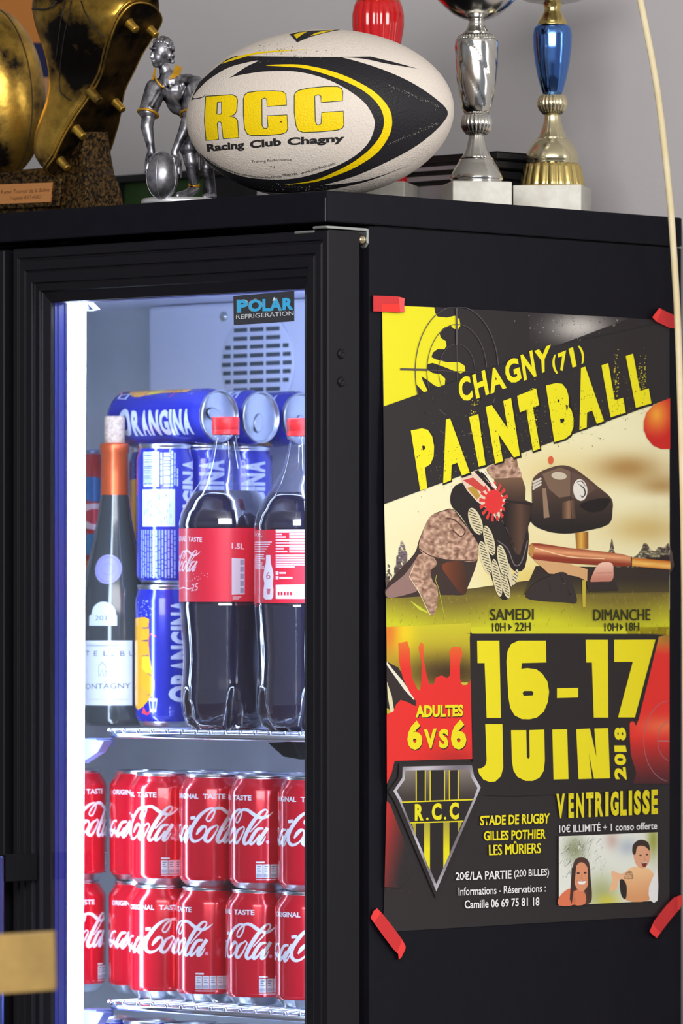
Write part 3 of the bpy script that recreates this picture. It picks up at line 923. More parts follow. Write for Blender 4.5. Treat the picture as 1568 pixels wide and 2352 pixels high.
        art.poly(T(((613, 1350), (622, 1350), (620.5, 1363), (614.5, 1363))), (214, 110, 130), up=0)
        x0, x1 = U(634), U(700)
        art.poly([(x0, V(1214.8)), (x1, V(1214.8)), (x1, V(1222)), (x0, V(1222))], (244, 232, 244))
        for k in range(7): art.rect(x0, V(1224+k*6.6), x0+rnd.uniform(8, 22), V(1227.6+k*6.6), pk, up=0); art.rect(U(665), V(1223+k*6.6), x1, V(1228+k*6.6), pk, up=0)
        for k in range(6): art.rect(x0, V(1272+k*5.2), x1-(12 if k == 5 else 0), V(1275.8+k*5.2), pk, up=0)
        for k in range(2): art.rect(x0, V(1310+k*11), x0+4, V(1318+k*11), pk, up=0); art.rect(x0+5, V(1312+k*11), x0+14+8*k, V(1316+k*11), pk, up=0)
        art.poly([(x0, V(1341)), (x1, V(1340)), (x1, V(1373)), (x0, V(1373))], (244, 232, 244)); 
        for k in range(5): art.rect(x0+3+k*4, V(1357), x0+5.5+k*4, V(1365), red)
    mb = MB(); mb.lathe([(Rl/1000, zb/1000), (Rl/1000, zt/1000)], 90, cap=False, ink=rgb(*red))
    art.lay(mb, wrap(Rl/1000), cut=(3.0, 0), base=0.00003)
    mb.build('label', [M_label], r, fixn=False)
    return r
bottle(518, 0.165, 0, 'big cola bottle with red cap standing left, volume mark on its red label')
bottle(690, 0.165, 1, 'big cola bottle half hidden by the right door frame, white bottle drawing on its label')

# --- wine bottle
M_wine = mat('dark_wine_glass', rgb(52, 56, 60), 0.14, spec=0.6, coat=0.3)
M_foil = mat('copper_foil', rgb(206, 92, 52), 0.32, metal=0.55)
M_cork = mat('cork', rgb(184, 164, 152), 0.85); noise_color(M_cork, rgb(160, 138, 124), rgb(204, 186, 174), 300, 0.35, 0.65)
wp = A0+Vector((-0.0735, 0.0, 0)); wpx = proj((wp.x, wp.y, 1.4))[0]
wsc = FPX/proj((wp.x, wp.y, 1.4))[2]
wz = lambda py: (1681-py)/wsc
wb = tag(empty('wine_bottle', (wp.x, wp.y, ZS1), (0, 0, ANG)), 'dark wine bottle with copper foil and white label, corked', 'bottle')
mb = MB()
Rw = 0.0372
mb.lathe([(0, 0.012), (0.02, 0.006), (0.031, 0.0), (0.0355, 0.002), (Rw, 0.007), (Rw, 0.110), (0.0365, 0.125), (0.0345, 0.140), (0.0310, 0.157), (0.0262, 0.175), (0.0215, 0.195), (0.0178, 0.214), (0.0155, 0.232), (0.0143, 0.24)], 64, cap=False)
mb.build('glass_body', [M_wine], wb)
mb = MB(); mb.lathe([(0.0146, 0.2385), (0.0142, 0.262), (0.0138, 0.281), (0.0150, 0.282), (0.0152, 0.290), (0.0140, 0.292), (0.0100, 0.2925)], 48, cap=False)
mb.build('foil', [M_foil], wb)
mb = MB(); mb.lathe([(0.0098, 0.290), (0.0106, 0.294), (0.0109, 0.318), (0.0104, 0.320), (0, 0.320)], 32, cap=False)
mb.build('cork', [M_cork], wb)
art = Art(0.00002)
U = lambda X: deg(math.asin(max(-0.999, min(0.999, (X-wpx)/(Rw*wsc)))))
V = lambda Y: wz(Y)*1000
cream, ink_ = (186, 190, 202), (52, 58, 84)
art.poly([(-100, V(1486)), (U(306), V(1486)), (U(306), V(1634)), (-100, V(1634))], cream)
art.rect(U(200), V(1496), U(280), V(1498.5), (190, 194, 210), up=0); art.rect(-90, V(1620), U(300), V(1621.5), (226, 190, 200), up=0)
art.layer += 1
for ch, a, b in zip('CHATEL-BU', (-96, -80, -66, 200, 219, 241, 257, 279, 299), (-88, -72, -58, 209, 227, 251, 265, 289, 309)):
    ua, ub = (a, b) if a < 0 else (U(a), U(b))
    yy = (1519, 1520.5) if ch == '-' else (1510, 1521)
    art.text(ch, ((ua, V(yy[0])), (ub, V(yy[0])), (ub, V(yy[1])), (ua, V(yy[1]))), ink_, 0.0, up=0)
art.text('MONTAGNY', ((U(190), V(1585)), (U(302), V(1583)), (U(302), V(1595)), (U(190), V(1597))), ink_, 0.0, up=0)
art.line([(U(230), V(1568)), (U(230), V(1544)), (U(238), V(1535)), (U(246), V(1544)), (U(246), V(1566)), (U(256), V(1562)), (U(246), V(1556))], 0.7, ink_, up=0)
art.line([(U(232), V(1568)), (U(238), V(1552)), (U(242), V(1568))], 0.6, ink_, up=0)
mb = MB(); art.lay(mb, wrap(Rw+0.0002), cut=(4, 0), base=0.0)
mb.build('label', [M_label], wb, fixn=False)
def wine_r(zz):
    P = [(Rw, 0.110), (0.0365, 0.125), (0.0345, 0.140), (0.0310, 0.157), (0.0262, 0.175)]
    if zz <= 0.110: return Rw
    for (r0, z0), (r1, z1) in zip(P, P[1:]):
        if zz <= z1: return r0+(r1-r0)*(zz-z0)/(z1-z0)
    return 0.0262
wrapw = lambda u, v, l: Vector(((wine_r(v/1000)+0.0003+l)*math.sin(math.radians(u)), -(wine_r(v/1000)+0.0003+l)*math.cos(math.radians(u)), v/1000))
def circ(px, py, ra, rv, n):
    o = []
    for i in range(n):
        v = V(py)+rv*math.sin(2*PI*i/n); o.append((U(px)+ra*math.cos(2*PI*i/n)*Rw/wine_r(v/1000), v))
    return o
for nm, draw in (('seal', 0), ('seal', 1)):
    art = Art(0.00003)
    if draw == 0:
        art.poly(circ(247, 1323, 22.5, 15.2, 36), (128, 126, 172))
        art.line(circ(247, 1323, 19, 12.8, 36), 0.5, (96, 94, 140), closed=True)
        art.line(circ(247, 1323, 9.5, 6, 18), 0.5, (100, 98, 145), closed=True)
    else:
        art.poly([(U(208), V(1452)), (U(208), V(1430))]+[(U(240)-21*math.cos(i*PI/16), V(1426)+13*math.sin(i*PI/16)) for i in range(17)]+[(U(272), V(1430)), (U(272), V(1452))], (182, 190, 200))
        art.text('201', ((U(222), V(1429)), (U(248), V(1429)), (U(248), V(1440)), (U(222), V(1440))), (80, 88, 112), 0)
    mb = MB(); art.lay(mb, wrapw, cut=(4, 4), base=0); mb.build(nm, [M_label], wb, fixn=False)

# ================================================================== things on top of the fridge
from mathutils.bvhtree import BVHTree
def capsule(mb, p0, p1, r0, r1, n=16, mi=0):
    p0, p1 = Vector(p0), Vector(p1)
    mb.tube([p0+(p1-p0)*k/6 for k in range(7)], [r0+(r1-r0)*k/6 for k in range(7)], n, mi)
    mb.ball(p0, r0, mi, 14, 9); mb.ball(p1, r1, mi, 14, 9)
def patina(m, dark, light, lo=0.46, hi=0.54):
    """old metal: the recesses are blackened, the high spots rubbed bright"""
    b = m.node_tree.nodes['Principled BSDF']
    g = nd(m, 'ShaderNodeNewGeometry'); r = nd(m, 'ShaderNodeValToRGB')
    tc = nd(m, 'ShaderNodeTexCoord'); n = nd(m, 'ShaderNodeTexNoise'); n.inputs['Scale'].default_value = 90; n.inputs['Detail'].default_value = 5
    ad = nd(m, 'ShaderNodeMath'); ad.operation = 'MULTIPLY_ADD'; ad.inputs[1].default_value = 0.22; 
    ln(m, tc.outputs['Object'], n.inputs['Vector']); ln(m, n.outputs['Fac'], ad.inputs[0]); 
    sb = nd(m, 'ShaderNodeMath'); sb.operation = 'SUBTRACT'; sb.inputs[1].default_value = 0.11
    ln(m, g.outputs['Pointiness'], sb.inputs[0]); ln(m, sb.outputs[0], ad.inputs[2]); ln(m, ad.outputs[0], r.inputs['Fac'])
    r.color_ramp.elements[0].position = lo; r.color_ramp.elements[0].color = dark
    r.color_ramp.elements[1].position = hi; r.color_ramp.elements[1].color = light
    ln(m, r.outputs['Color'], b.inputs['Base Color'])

# ---------------------------------------------------------------- rugby ball
M_ball = print_mat('ball_rubber', 0.55, 0.3)
bump(M_ball, 520, 0.0006, 0.55, 'voronoi')
BC = onZ(733.5, 264, 5.555)
BA, BB = 0.1340, 0.0818
yw, tl_ = math.radians(18), math.radians(1.4)
EX = (R_*math.cos(yw)-D_*math.sin(yw)); EX = (EX*math.cos(tl_)+U_*math.sin(tl_)).normalized()
BC.z = ZTOP+BB*1.0
def brad(t): return BB*max(0.0, 1-t*t)**0.52
def bfun(p):
    q = p-BC; t = q.dot(EX)/BA
    if abs(t) >= 1: return (abs(t)-1)*BA+(q-EX*q.dot(EX)).length
    return (q-EX*q.dot(EX)).length-brad(t)
def on_ball(px, py):
    v = ray(px, py); z0 = (BC-CAM).dot(D_)
    lo = None; best = (9, z0); prev = z0-0.13
    for k in range(1, 40):
        z = z0-0.13+0.145*k/39
        f = bfun(CAM+v*z)
        if f < best[0]: best = (f, z)
        if f < 0: lo = z; break
        prev = z
    if lo is None:      # just off the outline: nearest point of the outline
        p = CAM+v*best[1]
        q = p-BC; t = max(-0.999, min(0.999, q.dot(EX)/BA)); rad = q-EX*q.dot(EX)
        return BC+EX*(t*BA)+(rad.normalized()*brad(t) if rad.length > 1e-6 else Vector())
    a, b = prev, lo
    for _ in range(18):
        m = (a+b)/2
        if bfun(CAM+v*m) < 0: b = m
        else: a = m
    return CAM+v*b
mb = MB()
ez = (U_-EX*U_.dot(EX)).normalized(); ey = ez.cross(EX)
Mb = Matrix((( ez.x, ey.x, EX.x, BC.x), (ez.y, ey.y, EX.y, BC.y), (ez.z, ey.z, EX.z, BC.z), (0, 0, 0, 1)))
prof = [(brad(t), BA*t) for t in [-math.cos(PI*k/90) for k in range(91)]]
CRM = (214, 204, 194)
mb.lathe(prof, 128, (0, 0, 0), 0, Mb, cap=False, ink=rgb(*CRM))
art = Art(0.00003)
cb = lambda L: [(400+x/2.306, 40+y/2.306) for x, y in L]
BK, YE = (30, 29, 33), (236, 204, 4)
art.curve(cb([(118,372),(170,310),(250,243),(300,214),(430,180),(600,158),(720,158),(850,174),(1000,200),(1150,234),(1282,270),(1282,270.5),(1130,246),(1000,219),(890,212),(890,212.5),(1000,242),(1130,287),(1260,347),(1380,427),(1447,497),
    (1420,560),(1340,637),(1240,706),(1100,778),(950,842),(790,888),(790,888.5),(940,874),(1080,842),(1240,783),(1240,783.5),(1050,858),(900,897),(750,922),(560,930),(430,915),(320,880),(230,822),(150,752),(108,690),(60,560)]), BK, 4)
art.curve(cb([(100,424),(152,357),(200,318),(280,270),(360,245),(447,229),(380,263),(300,316),(240,347),(190,386),(152,419)]), CRM, 4)
art.curve(cb([(152,424),(200,374),(290,322),(400,297),(500,286),(650,288),(800,325),(920,385),(1010,455),(1055,530),(1060,580),(1030,660),(960,730),(850,790),(700,840),(560,858),(400,848),(300,822),(210,778),(150,730),(108,690),(60,600),(50,520),(85,445)]), CRM, 5)
art.curve(cb([(485,255),(600,249),(700,255),(830,284),(950,330),(1060,395),(1130,470),(1153,540),(1140,620),(1080,710),(980,782),(870,832),(740,871),(590,886),(590,885),(740,861),(860,813),(960,757),(1040,692),(1095,618),(1110,545),(1088,475),(1020,402),(920,346),(800,301),(690,271),(600,262)]), YE, 5)
art.curve(cb([(248,247),(320,213),(430,187),(560,175),(710,170),(560,182),(430,197),(320,226)]), YE, 4)
art.poly(cb([(610,90),(660,78),(740,71),(880,66),(800,82),(720,104),(650,133)]), BK)
art.poly(cb([(632,94),(662,82),(706,76),(684,88),(648,114)]), YE); art.poly(cb([(742,86),(790,73),(850,68),(790,83),(720,100)]), YE, up=0)
c6 = lambda L: [(440+x/3.733, 170+y/3.733) for x, y in L]
RL = [(122,192),(350,178),(385,195),(394,225),(388,320),(365,350),(328,363),(370,370),(395,395),(405,545),(272,555),(258,420),(240,405),(222,420),(232,560),(125,570),(112,400)]
RH = [(222,243),(258,240),(260,330),(250,345),(218,345)]
C1 = [(480,160),(560,148),(700,145),(780,150),(808,170),(815,268),(650,278),(645,215),(625,205),(603,218),(605,440),(620,465),(645,465),(655,450),(650,358),(818,350),(825,470),(810,500),(770,515),(650,525),(520,528),(480,515),(455,470),(445,340),(445,220),(455,180)]
C2 = [(920,140),(1000,122),(1150,108),(1250,108),(1285,125),(1295,150),(1295,230),(1110,245),(1108,190),(1085,178),(1055,190),(1060,400),(1070,430),(1090,438),(1110,425),(1115,330),(1300,318),(1305,440),(1290,465),(1250,480),(1100,495),(960,500),(915,485),(895,440),(880,330),(880,190),(890,160)]
art.poly(c6(RL), YE, [c6(RH)]); art.poly(c6(C1), YE, up=0); art.poly(c6(C2), YE, up=0)
for L_ in (RL, RH, C1, C2): art.line(c6(L_), 1.9, (34, 52, 40), closed=True, up=0.5)
DK = (38, 36, 38)
for body, q, bo in (('Racing', ((128,600),(452,570),(455,655),(140,684)), 0.042), ('Club', ((498,570),(766,545),(770,612),(502,637)), 0.042), ('Chagny', ((818,545),(1312,517),(1308,596),(824,632)), 0.042),
                    ('Training', ((512,738),(635,731),(637,757),(514,766)), 0.0), ('Performance', ((648,729),(858,719),(860,740),(650,750)), 0.0), ('T 4', ((672,786),(714,784),(714,804),(672,806)), 0.0),
                    ('Fabrication', ((134,712),(250,782),(242,800),(128,730)), 0.0), ('exclusive', ((256,785),(362,826),(356,845),(250,804)), 0.0), ('Reproduction', ((368,835),(556,870),(554,892),(364,857)), 0.0),
                    ('interdite', ((562,870),(676,874),(676,894),(560,890)), 0.0), ('Droits', ((684,872),(770,862),(772,882),(686,892)), 0.0), ('réservés.', ((780,850),(910,836),(914,862),(784,876)), 0.0), ('www.alio-flock.com', ((932,836),(1226,748),(1234,772),(940,860)), 0.0)):
    art.text(body, c6(q), DK, bo, up=0.3 if bo else 0.1)
rnd = random.Random(11)
for _ in range(260):        # scuffs where the black has rubbed off
    t = rnd.random()
    if rnd.random() < 0.5: x, y = 600+rnd.gauss(0, 160), 185+rnd.gauss(0, 22)+abs(t-0.5)*20
    else: x, y = 640+rnd.gauss(0, 170), 900+rnd.gauss(0, 12)
    if x < 430 or x > 880: continue
    r_ = rnd.uniform(0.5, 1.7)
    art.poly(ell(400+x/2.306, 40+y/2.306, r_*1.3/1.6, r_/1.6, 6), (120, 114, 110) if rnd.random() < 0.7 else (190, 182, 172), up=0)
for _ in range(160):
    x = rnd.uniform(1130, 1400); e = 250+(x-890)*0.42
    y = e+abs(rnd.gauss(0, 10)) if rnd.random() < 0.5 else 1000-(e)+30-abs(rnd.gauss(0, 8))
    art.poly(ell(400+x/2.306, 40+y/2.306, 0.8, 0.6, 6), (150, 144, 138), up=0)
art.poly(ell(440+768/3.733, 170+408/3.733, 2.2, 2.0, 12), (84, 74, 40))
fv = (-D_-EX*(-D_).dot(EX)).normalized(); sv = EX.cross(fv)
def bpre(u, v):
    q = on_ball(u, v)-BC; t = q.dot(EX)/BA; ra = q-EX*q.dot(EX)
    return math.degrees(math.atan2(ra.dot(sv), ra.dot(fv))), math.degrees(math.asin(max(-1, min(1, t))))
def bl(a, e, l):
    a, e = math.radians(a), math.radians(e); t = math.sin(e)
    rd = fv*math.cos(a)+sv*math.sin(a); p = BC+EX*(BA*t)+rd*brad(t)
    n = EX*(math.sin(e)/BA)+rd*(math.cos(e)/BB)
    return p+n.normalized()*l
art.lay(mb, bl, cut=(2.5, 2.5), base=0.00008, pre=bpre)
tag(mb.build('rugby_ball', [M_ball], fixn=False, origin=(BC.x, BC.y, ZTOP)), 'white and black rugby ball with yellow club letters on top of the fridge', 'rugby ball')

# ---------------------------------------------------------------- antique silver player bending over a ball
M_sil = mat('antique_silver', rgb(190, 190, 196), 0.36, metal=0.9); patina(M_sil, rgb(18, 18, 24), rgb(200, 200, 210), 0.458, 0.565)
M_gilt = mat('gilt_paint', rgb(205, 152, 40), 0.38, metal=0.6)
FZ = 5.645; FS = FPX/FZ
def fp_(px, py, dp=0): 
    p = onZ(px, py, FZ); return p+D_*(dp/FS)
fg0 = fp_(400, 462); 
fig = tag(empty('player_figurine', (fg0.x, fg0.y, ZTOP)), 'antique silver figurine of a bending rugby player with gilt collar', 'figurine')
def ff(mb, name, m, parent=fig, vox=None, fixn=True):
    o = mb.build(name, m, fixn=fixn); o.parent = parent; o.location = -fig.location
    if vox:
        r = o.modifiers.new('remesh', 'REMESH'); r.mode = 'VOXEL'; r.voxel_size = vox; r.use_smooth_shade = True
        s = o.modifiers.new('smooth', 'SMOOTH'); s.factor = 0.5; s.iterations = 2
    return o
mb = MB(); k = 1/FS
def cp(a, b, r0, r1): capsule(mb, fp_(*a), fp_(*b), r0*k, r1*k)
def bo(a, r, rot=None):
    Mx = Matrix((R_, D_, U_)).transposed()
    if rot: Mx = Mx @ Matrix.Rotation(math.radians(rot), 3, 'Y')
    mb.ball(fp_(*a), tuple(x*k for x in r) if isinstance(r, tuple) else r*k, 0, 20, 12, Mx)
# trunk, bending forward
cp((398, 205, 4), (452, 262, 40), 34, 32); cp((372, 205, 0), (430, 196, 10), 26, 28); bo((462, 278, 48), 36)
cp((392, 190, 0), (410, 235, 18), 30, 28)
cp((384, 188, 2), (378, 158, -4), 15, 13)                     # neck
# head: turned to the left
bo((371, 118, -2), (23, 27, 32)); bo((364, 134, -10), (17, 20, 22)); bo((359, 149, -14), (9, 10, 8))      # skull, jaw, chin
bo((350, 128, -20), (5, 6, 9), 14); bo((348, 133, -22), (4, 5, 4)); bo((353, 142, -22), (6, 5, 2.6)); bo((354, 146, -21), (5, 5, 2.4))   # nose, lips
bo((357, 113, -20), (10, 5, 2.2)); bo((364, 130, -22), (8, 6, 5)); bo((347, 112, -14), (5, 8, 3))       # brow, cheek
bo((356, 119, -19), (3.2, 3, 2.2)); bo((390, 129, -16), (4.5, 5, 9), 12)                                # eye, ear
# sleeves and arms
cp((358, 205, -6), (341, 258, -24), 25, 22); cp((344, 262, -24), (338, 292, -32), 15.5, 15); cp((338, 292, -32), (349, 348, -34), 15, 8.5)
cp((446, 200, 0), (438, 262, -26), 27, 22); cp((434, 272, -28), (426, 300, -34), 16, 15); cp((426, 300, -34), (402, 352, -36), 14.5, 8.5)
# hands spread on the ball
cp((349, 350, -34), (344, 364, -30), 9, 9); cp((402, 354, -36), (408, 368, -34), 9, 9)
for a, b in (((338, 366, -30), (333, 398, -18)), ((343, 368, -36), (338, 392, -40)), ((348, 366, -40), (347, 386, -48)), ((352, 362, -40), (356, 378, -50)), ((350, 356, -38), (362, 364, -46))): cp(a, b, 4.2, 2.8)
for a, b in (((414, 370, -30), (416, 408, -18)), ((411, 372, -36), (412, 402, -36)), ((407, 370, -42), (405, 396, -46)), ((403, 368, -44), (398, 388, -50)), ((402, 360, -40), (391, 368, -50))): cp(a, b, 4.2, 2.8)
# shorts, legs, boots
cp((452, 290, 40), (436, 340, -4), 32, 25); cp((436, 345, -4), (440, 372, -10), 20, 18); cp((440, 372, -10), (446, 425, 34), 17, 11)
cp((446, 432, 34), (428, 446, 6), 12, 10); cp((428, 446, 6), (408, 450, -14), 11, 8)
cp((476, 295, 62), (478, 345, 44), 32, 25); cp((478, 345, 44), (474, 382, 30), 20, 17); cp((474, 382, 30), (486, 440, 70), 16, 10); cp((486, 446, 70), (470, 450, 44), 11, 8)
# folds of the shirt
for a, b in (((376, 200, -24), (402, 232, -12)), ((392, 200, -26), (408, 238, -8)), ((366, 215, -28), (350, 246, -44)), ((420, 196, -22), (424, 236, -8)), ((434, 202, -24), (444, 240, -40))): cp(a, b, 5, 3.5)
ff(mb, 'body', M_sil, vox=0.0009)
mb = MB(); rnd = random.Random(8)
for _ in range(150):       # curls
    a = rnd.uniform(0, 2*PI); e = rnd.uniform(0.12, 1.45)
    x, y, d = math.cos(a)*math.cos(e), math.sin(e), math.sin(a)*math.cos(e)
    if x < -0.55 and y < 0.55: continue
    if x < 0.1 and d < -0.2 and y < 0.5: continue
    bo((374+24*x, 112-26*y+(0 if y > 0.3 else 6), 2+27*d), rnd.uniform(2.8, 5.0))
for _ in range(34): bo((386+rnd.uniform(-3, 12), rnd.uniform(104, 142), rnd.uniform(-6, 22)), rnd.uniform(4, 6))
ff(mb, 'hair', M_sil, vox=0.00075)
def gold_strip(pts, w, t, name):
    m2 = MB(); m2.tube([fp_(*p) for p in pts], [q*k for q in w], 8); return ff(m2, name, M_gilt)
m2 = MB()
def flat(pts, th=2.0): m2.prism([fp_(*p) for p in pts], D_*(-th*k))
flat([(404, 150, -14), (418, 156, -10), (415, 172, -22), (402, 182, -30), (388, 186, -34), (396, 172, -28)])
flat([(356, 158, -20), (352, 172, -26), (349, 186, -30), (354, 186, -32), (358, 172, -28), (359, 160, -22)])
ff(m2, 'collar', M_gilt)
gold_strip([(354, 176, -30), (362, 190, -34), (372, 201, -36), (379, 206, -36)], [2, 2.4, 2.6, 1.5], 0, 'placket')
for nm, c_, rr, ax in (('cuff', (341, 263, -25), 23.5, (-14, 55, -18)), ('cuff', (438, 266, -27), 23, (-8, 60, -26))):
    ax = (R_*ax[0]-U_*ax[1]+D_*ax[2]).normalized(); e1 = ax.orthogonal().normalized(); e2 = ax.cross(e1); m2 = MB()
    m2.tube([fp_(*c_)+(e1*math.cos(t)+e2*math.sin(t))*rr*k for t in [2*PI*i/28 for i in range(28)]], 3.0*k, 8, closed=True); ff(m2, nm, M_gilt)
m2 = MB(); m2.lathe([(13*k, -5*k), (14*k, 0), (13*k, 5*k)], 20, fp_(445, 424, 32)); ff(m2, 'sock', M_gilt)
m2 = MB(); Mx = Matrix((R_, D_, U_)).transposed()
m2.ball(fp_(374, 406, -34), (37*k, 37*k, 56*k), 0, 40, 28, Mx)
for a in (-95, -20, 60, 150):
    m2.tube([fp_(374, 406, -34)+Mx @ Vector((37.3*k*math.cos(t)*math.sin(math.radians(a)), -37.3*k*math.cos(t)*math.cos(math.radians(a)), 56.3*k*math.sin(t))) for t in [-1.4+2.8*i/20 for i in range(21)]], 0.8*k, 6)
ff(m2, 'small_ball', M_sil)
m2 = MB()
bs = [(math.cos(t)*(1+0.06*math.sin(3*t)), math.sin(t)) for t in [2*PI*i/40 for i in range(40)]]
c0 = fp_(408, 466, 16); c0.z = ZTOP
def ring(f, z): return [c0+R_*(84*k*f*x)+D_*(62*k*f*y)+U_*z for x, y in bs]
m2.loft([ring(1, 0), ring(1.0, 0.005), ring(0.96, 0.0075), ring(0.6, 0.008)])
ff(m2, 'base', mat('pale_silver', rgb(222, 222, 226), 0.35, metal=0.6))

# ---------------------------------------------------------------- gilded boot trophy
M_gold = mat('old_gold', rgb(214, 160, 60), 0.34, metal=0.9)
noise_color(M_gold, rgb(30, 25, 24), rgb(230, 184, 80), 10, 0.40, 0.63, 8, rough_rng=(0.5, 0.3)); bump(M_gold, 140, 0.0006, 0.5)
def blacken(m, spots):
    """darkens the colour within a few large round patches"""
    r = next(n for n in m.node_tree.nodes if n.type == 'VALTORGB'); src = r.inputs['Fac'].links[0].from_socket
    g = nd(m, 'ShaderNodeNewGeometry')
    for p, rad, amt in spots:
        ds = nd(m, 'ShaderNodeVectorMath'); ds.operation = 'DISTANCE'; ds.inputs[1].default_value = p
        mr = nd(m, 'ShaderNodeMapRange'); mr.inputs['From Min'].default_value = rad*0.45; mr.inputs['From Max'].default_value = rad*1.2; mr.inputs['To Min'].default_value = -amt; mr.inputs['To Max'].default_value = 0
        ad = nd(m, 'ShaderNodeMath'); ad.operation = 'ADD'
        ln(m, g.outputs['Position'], ds.inputs[0]); ln(m, ds.outputs['Value'], mr.inputs['Value']); ln(m, mr.outputs['Result'], ad.inputs[0]); ln(m, src, ad.inputs[1]); src = ad.outputs[0]
    ln(m, src, r.inputs['Fac'])
M_sole = mat('blackened_gold', rgb(40, 30, 18), 0.5, metal=0.8); noise_color(M_sole, rgb(16, 13, 12), rgb(92, 68, 30), 30, 0.42, 0.72)
M_rock = mat('gilded_rock', rgb(120, 84, 36), 0.5, metal=0.75)
noise_color(M_rock, rgb(20, 17, 15), rgb(122, 92, 48), 300, 0.42, 0.66, 4); bump(M_rock, 260, 0.0016, 1.0)
M_darkline = mat('dark_groove', rgb(28, 22, 18), 0.6)
TZ = 5.72; TS = FPX/TZ; k = 1/TS
M_boot = M_gold.copy(); M_gball = M_gold.copy()
NV = (0.586, -0.629, -0.5115)
def tp(px, py, dp=0): return onZ(px, py, TZ)+D_*(dp/TS)
def sole_d(px, py): return 1.146*(px-220)-1.229*(200-py)
def sp3(px, py): return tp(px, py, sole_d(px, py))
Nw = (R_*NV[0]+U_*NV[1]+D_*NV[2]).normalized()
t0 = tp(150, 470, 0)
tro = tag(empty('boot_trophy', (t0.x, t0.y, ZTOP)), 'big antique gold trophy of a studded boot and ball on rough base', 'trophy')
def tt(mb, name, m, parent=tro, **kw):
    o = mb.build(name, m, **kw); o.parent = parent; q = Vector((0, 0, 0)); a = parent
    while a is not None: q += a.location; a = a.parent
    o.location = -q; return o
near = [(106,379),(118,352),(140,310),(166,268),(201,220),(230,172),(245,124),(258,86),(277,48),(305,20),(322,-14),(332,-60)]
far = [(150,392),(205,372),(238,335),(256,290),(266,258),(280,200),(302,158),(322,120),(342,90),(364,50),(366,5),(356,-50)]
sil = [(97,375),(87,347),(87,310),(96,270),(105,225),(108,180),(101,130),(84,78),(72,40),(66,4),(80,-40),(120,-80)]
rings = []
for n_, f_, s_ in zip(near, far, sil):
    a, b = sp3(*n_), sp3(*f_); c = (a+b)/2; h = (a-b)/2
    dx, dy = s_[0]-(n_[0]+f_[0])/2, (n_[1]+f_[1])/2-s_[1]
    L2 = math.hypot(dx, dy); tvec = (R_*dx+U_*dy+D_*(0.60*L2))*k*0.97
    rg = []
    for i in range(25):
        th = PI*i/24; rg.append(c+h*(abs(math.cos(th))**0.75*(1 if th < PI/2 else -1))+tvec*math.sin(th)**0.85)
    for i in range(1, 8): rg.append(b+(a-b)*i/8)
    rings.append(rg)
fine = []                      # smooth along the boot
for i in range(len(rings)-1):
    p0, p1, p2, p3 = rings[max(i-1, 0)], rings[i], rings[i+1], rings[min(i+2, len(rings)-1)]
    for s_ in range(4):
        t = s_/4
        fine.append([0.5*((2*p1[j])+(p2[j]-p0[j])*t+(2*p0[j]-5*p1[j]+4*p2[j]-p3[j])*t*t+(3*p1[j]-p0[j]-3*p2[j]+p3[j])*t**3) for j in range(len(p1))])
fine.append(rings[-1])
mb = MB(); mb.loft(fine)
boot = tt(mb, 'boot', M_boot)
bvh = BVHTree.FromPolygons([Vector(v) for v in mb.v], mb.f)
def on_boot(px, py, lift=0.0):
    v = ray(px, py).normalized(); hit = bvh.ray_cast(CAM, v)
    return hit[0]-v*lift if hit[0] is not None else None
def spot(px, py, rad_px, amt, f=on_boot):
    p = f(px, py); return (tuple(p) if p is not None else (0, 0, 0), rad_px*k, amt)
blacken(M_boot, [spot(175, 110, 84, 0.17), spot(120, 90, 56, 0.12), spot(170, 170, 62, 0.13), spot(110, 150, 40, 0.08)])
# sole plate with raised welt
so = [(100,384)]+near[1:10]+[(335,14),(358,24),(368,48)]+far[8:1:-1]+[(206,376),(150,398)]
so2 = catmull(so, 5, True)
mb = MB(); mb.prism([sp3(*p)+Nw*(7*k) for p in so2], Nw*(-15*k))
tt(mb, 'sole', M_sole, boot, bevel=0.0012)
for off, r_ in ((9, 2.6), (-8, 3.4)):
    mb = MB(); mb.tube([sp3(*p)+Nw*(off*k)*0.6 for p in so2], r_*k, 8, closed=True); tt(mb, 'welt', M_gold, boot)
for px, py, L_, r_ in ((296, 58, 30, 11), (342, 66, 26, 10), (204, 208, 40, 12), (258, 224, 34, 10), (168, 288, 34, 11), (130, 358, 34, 11)):
    a = sp3(px, py)+Nw*(5*k)
    mb = MB(); mb.tube([a, a+Nw*(L_*0.2*k), a+Nw*(L_*k*0.96), a+Nw*(L_*k)], [r_*1.25*k, r_*k, r_*0.86*k, r_*0.7*k], 18)
    tt(mb, 'stud', M_gold, boot, bevel=0.0006)
for nm, pts in (('stitch_line', [(164, 2), (157, 40), (148, 80), (142, 120), (138, 160), (136, 190), (140, 212), (152, 224), (164, 232)]), ('stitch_line', [(186, 2), (196, 30), (212, 56), (226, 74), (238, 86)]), ('stitch_line', [(150, 2), (141, 40), (134, 90), (128, 140)])):
    q = [on_boot(x, y, 0.0004) for x, y in catmull(pts, 4)]; q = [x for x in q if x is not None]
    if len(q) > 3:
        mb = MB(); mb.tube(q, 1.5*k, 6); tt(mb, nm, M_darkline, boot)
q = [on_boot(x, y, 0.001) for x, y in catmull([(69, 20), (84, 21), (102, 22), (118, 16), (130, 2)], 5)]; q = [x for x in q if x is not None]
if len(q) > 3:
    mb = MB(); mb.tube(q, 2.6*k, 8); tt(mb, 'collar_rim', M_darkline, boot)
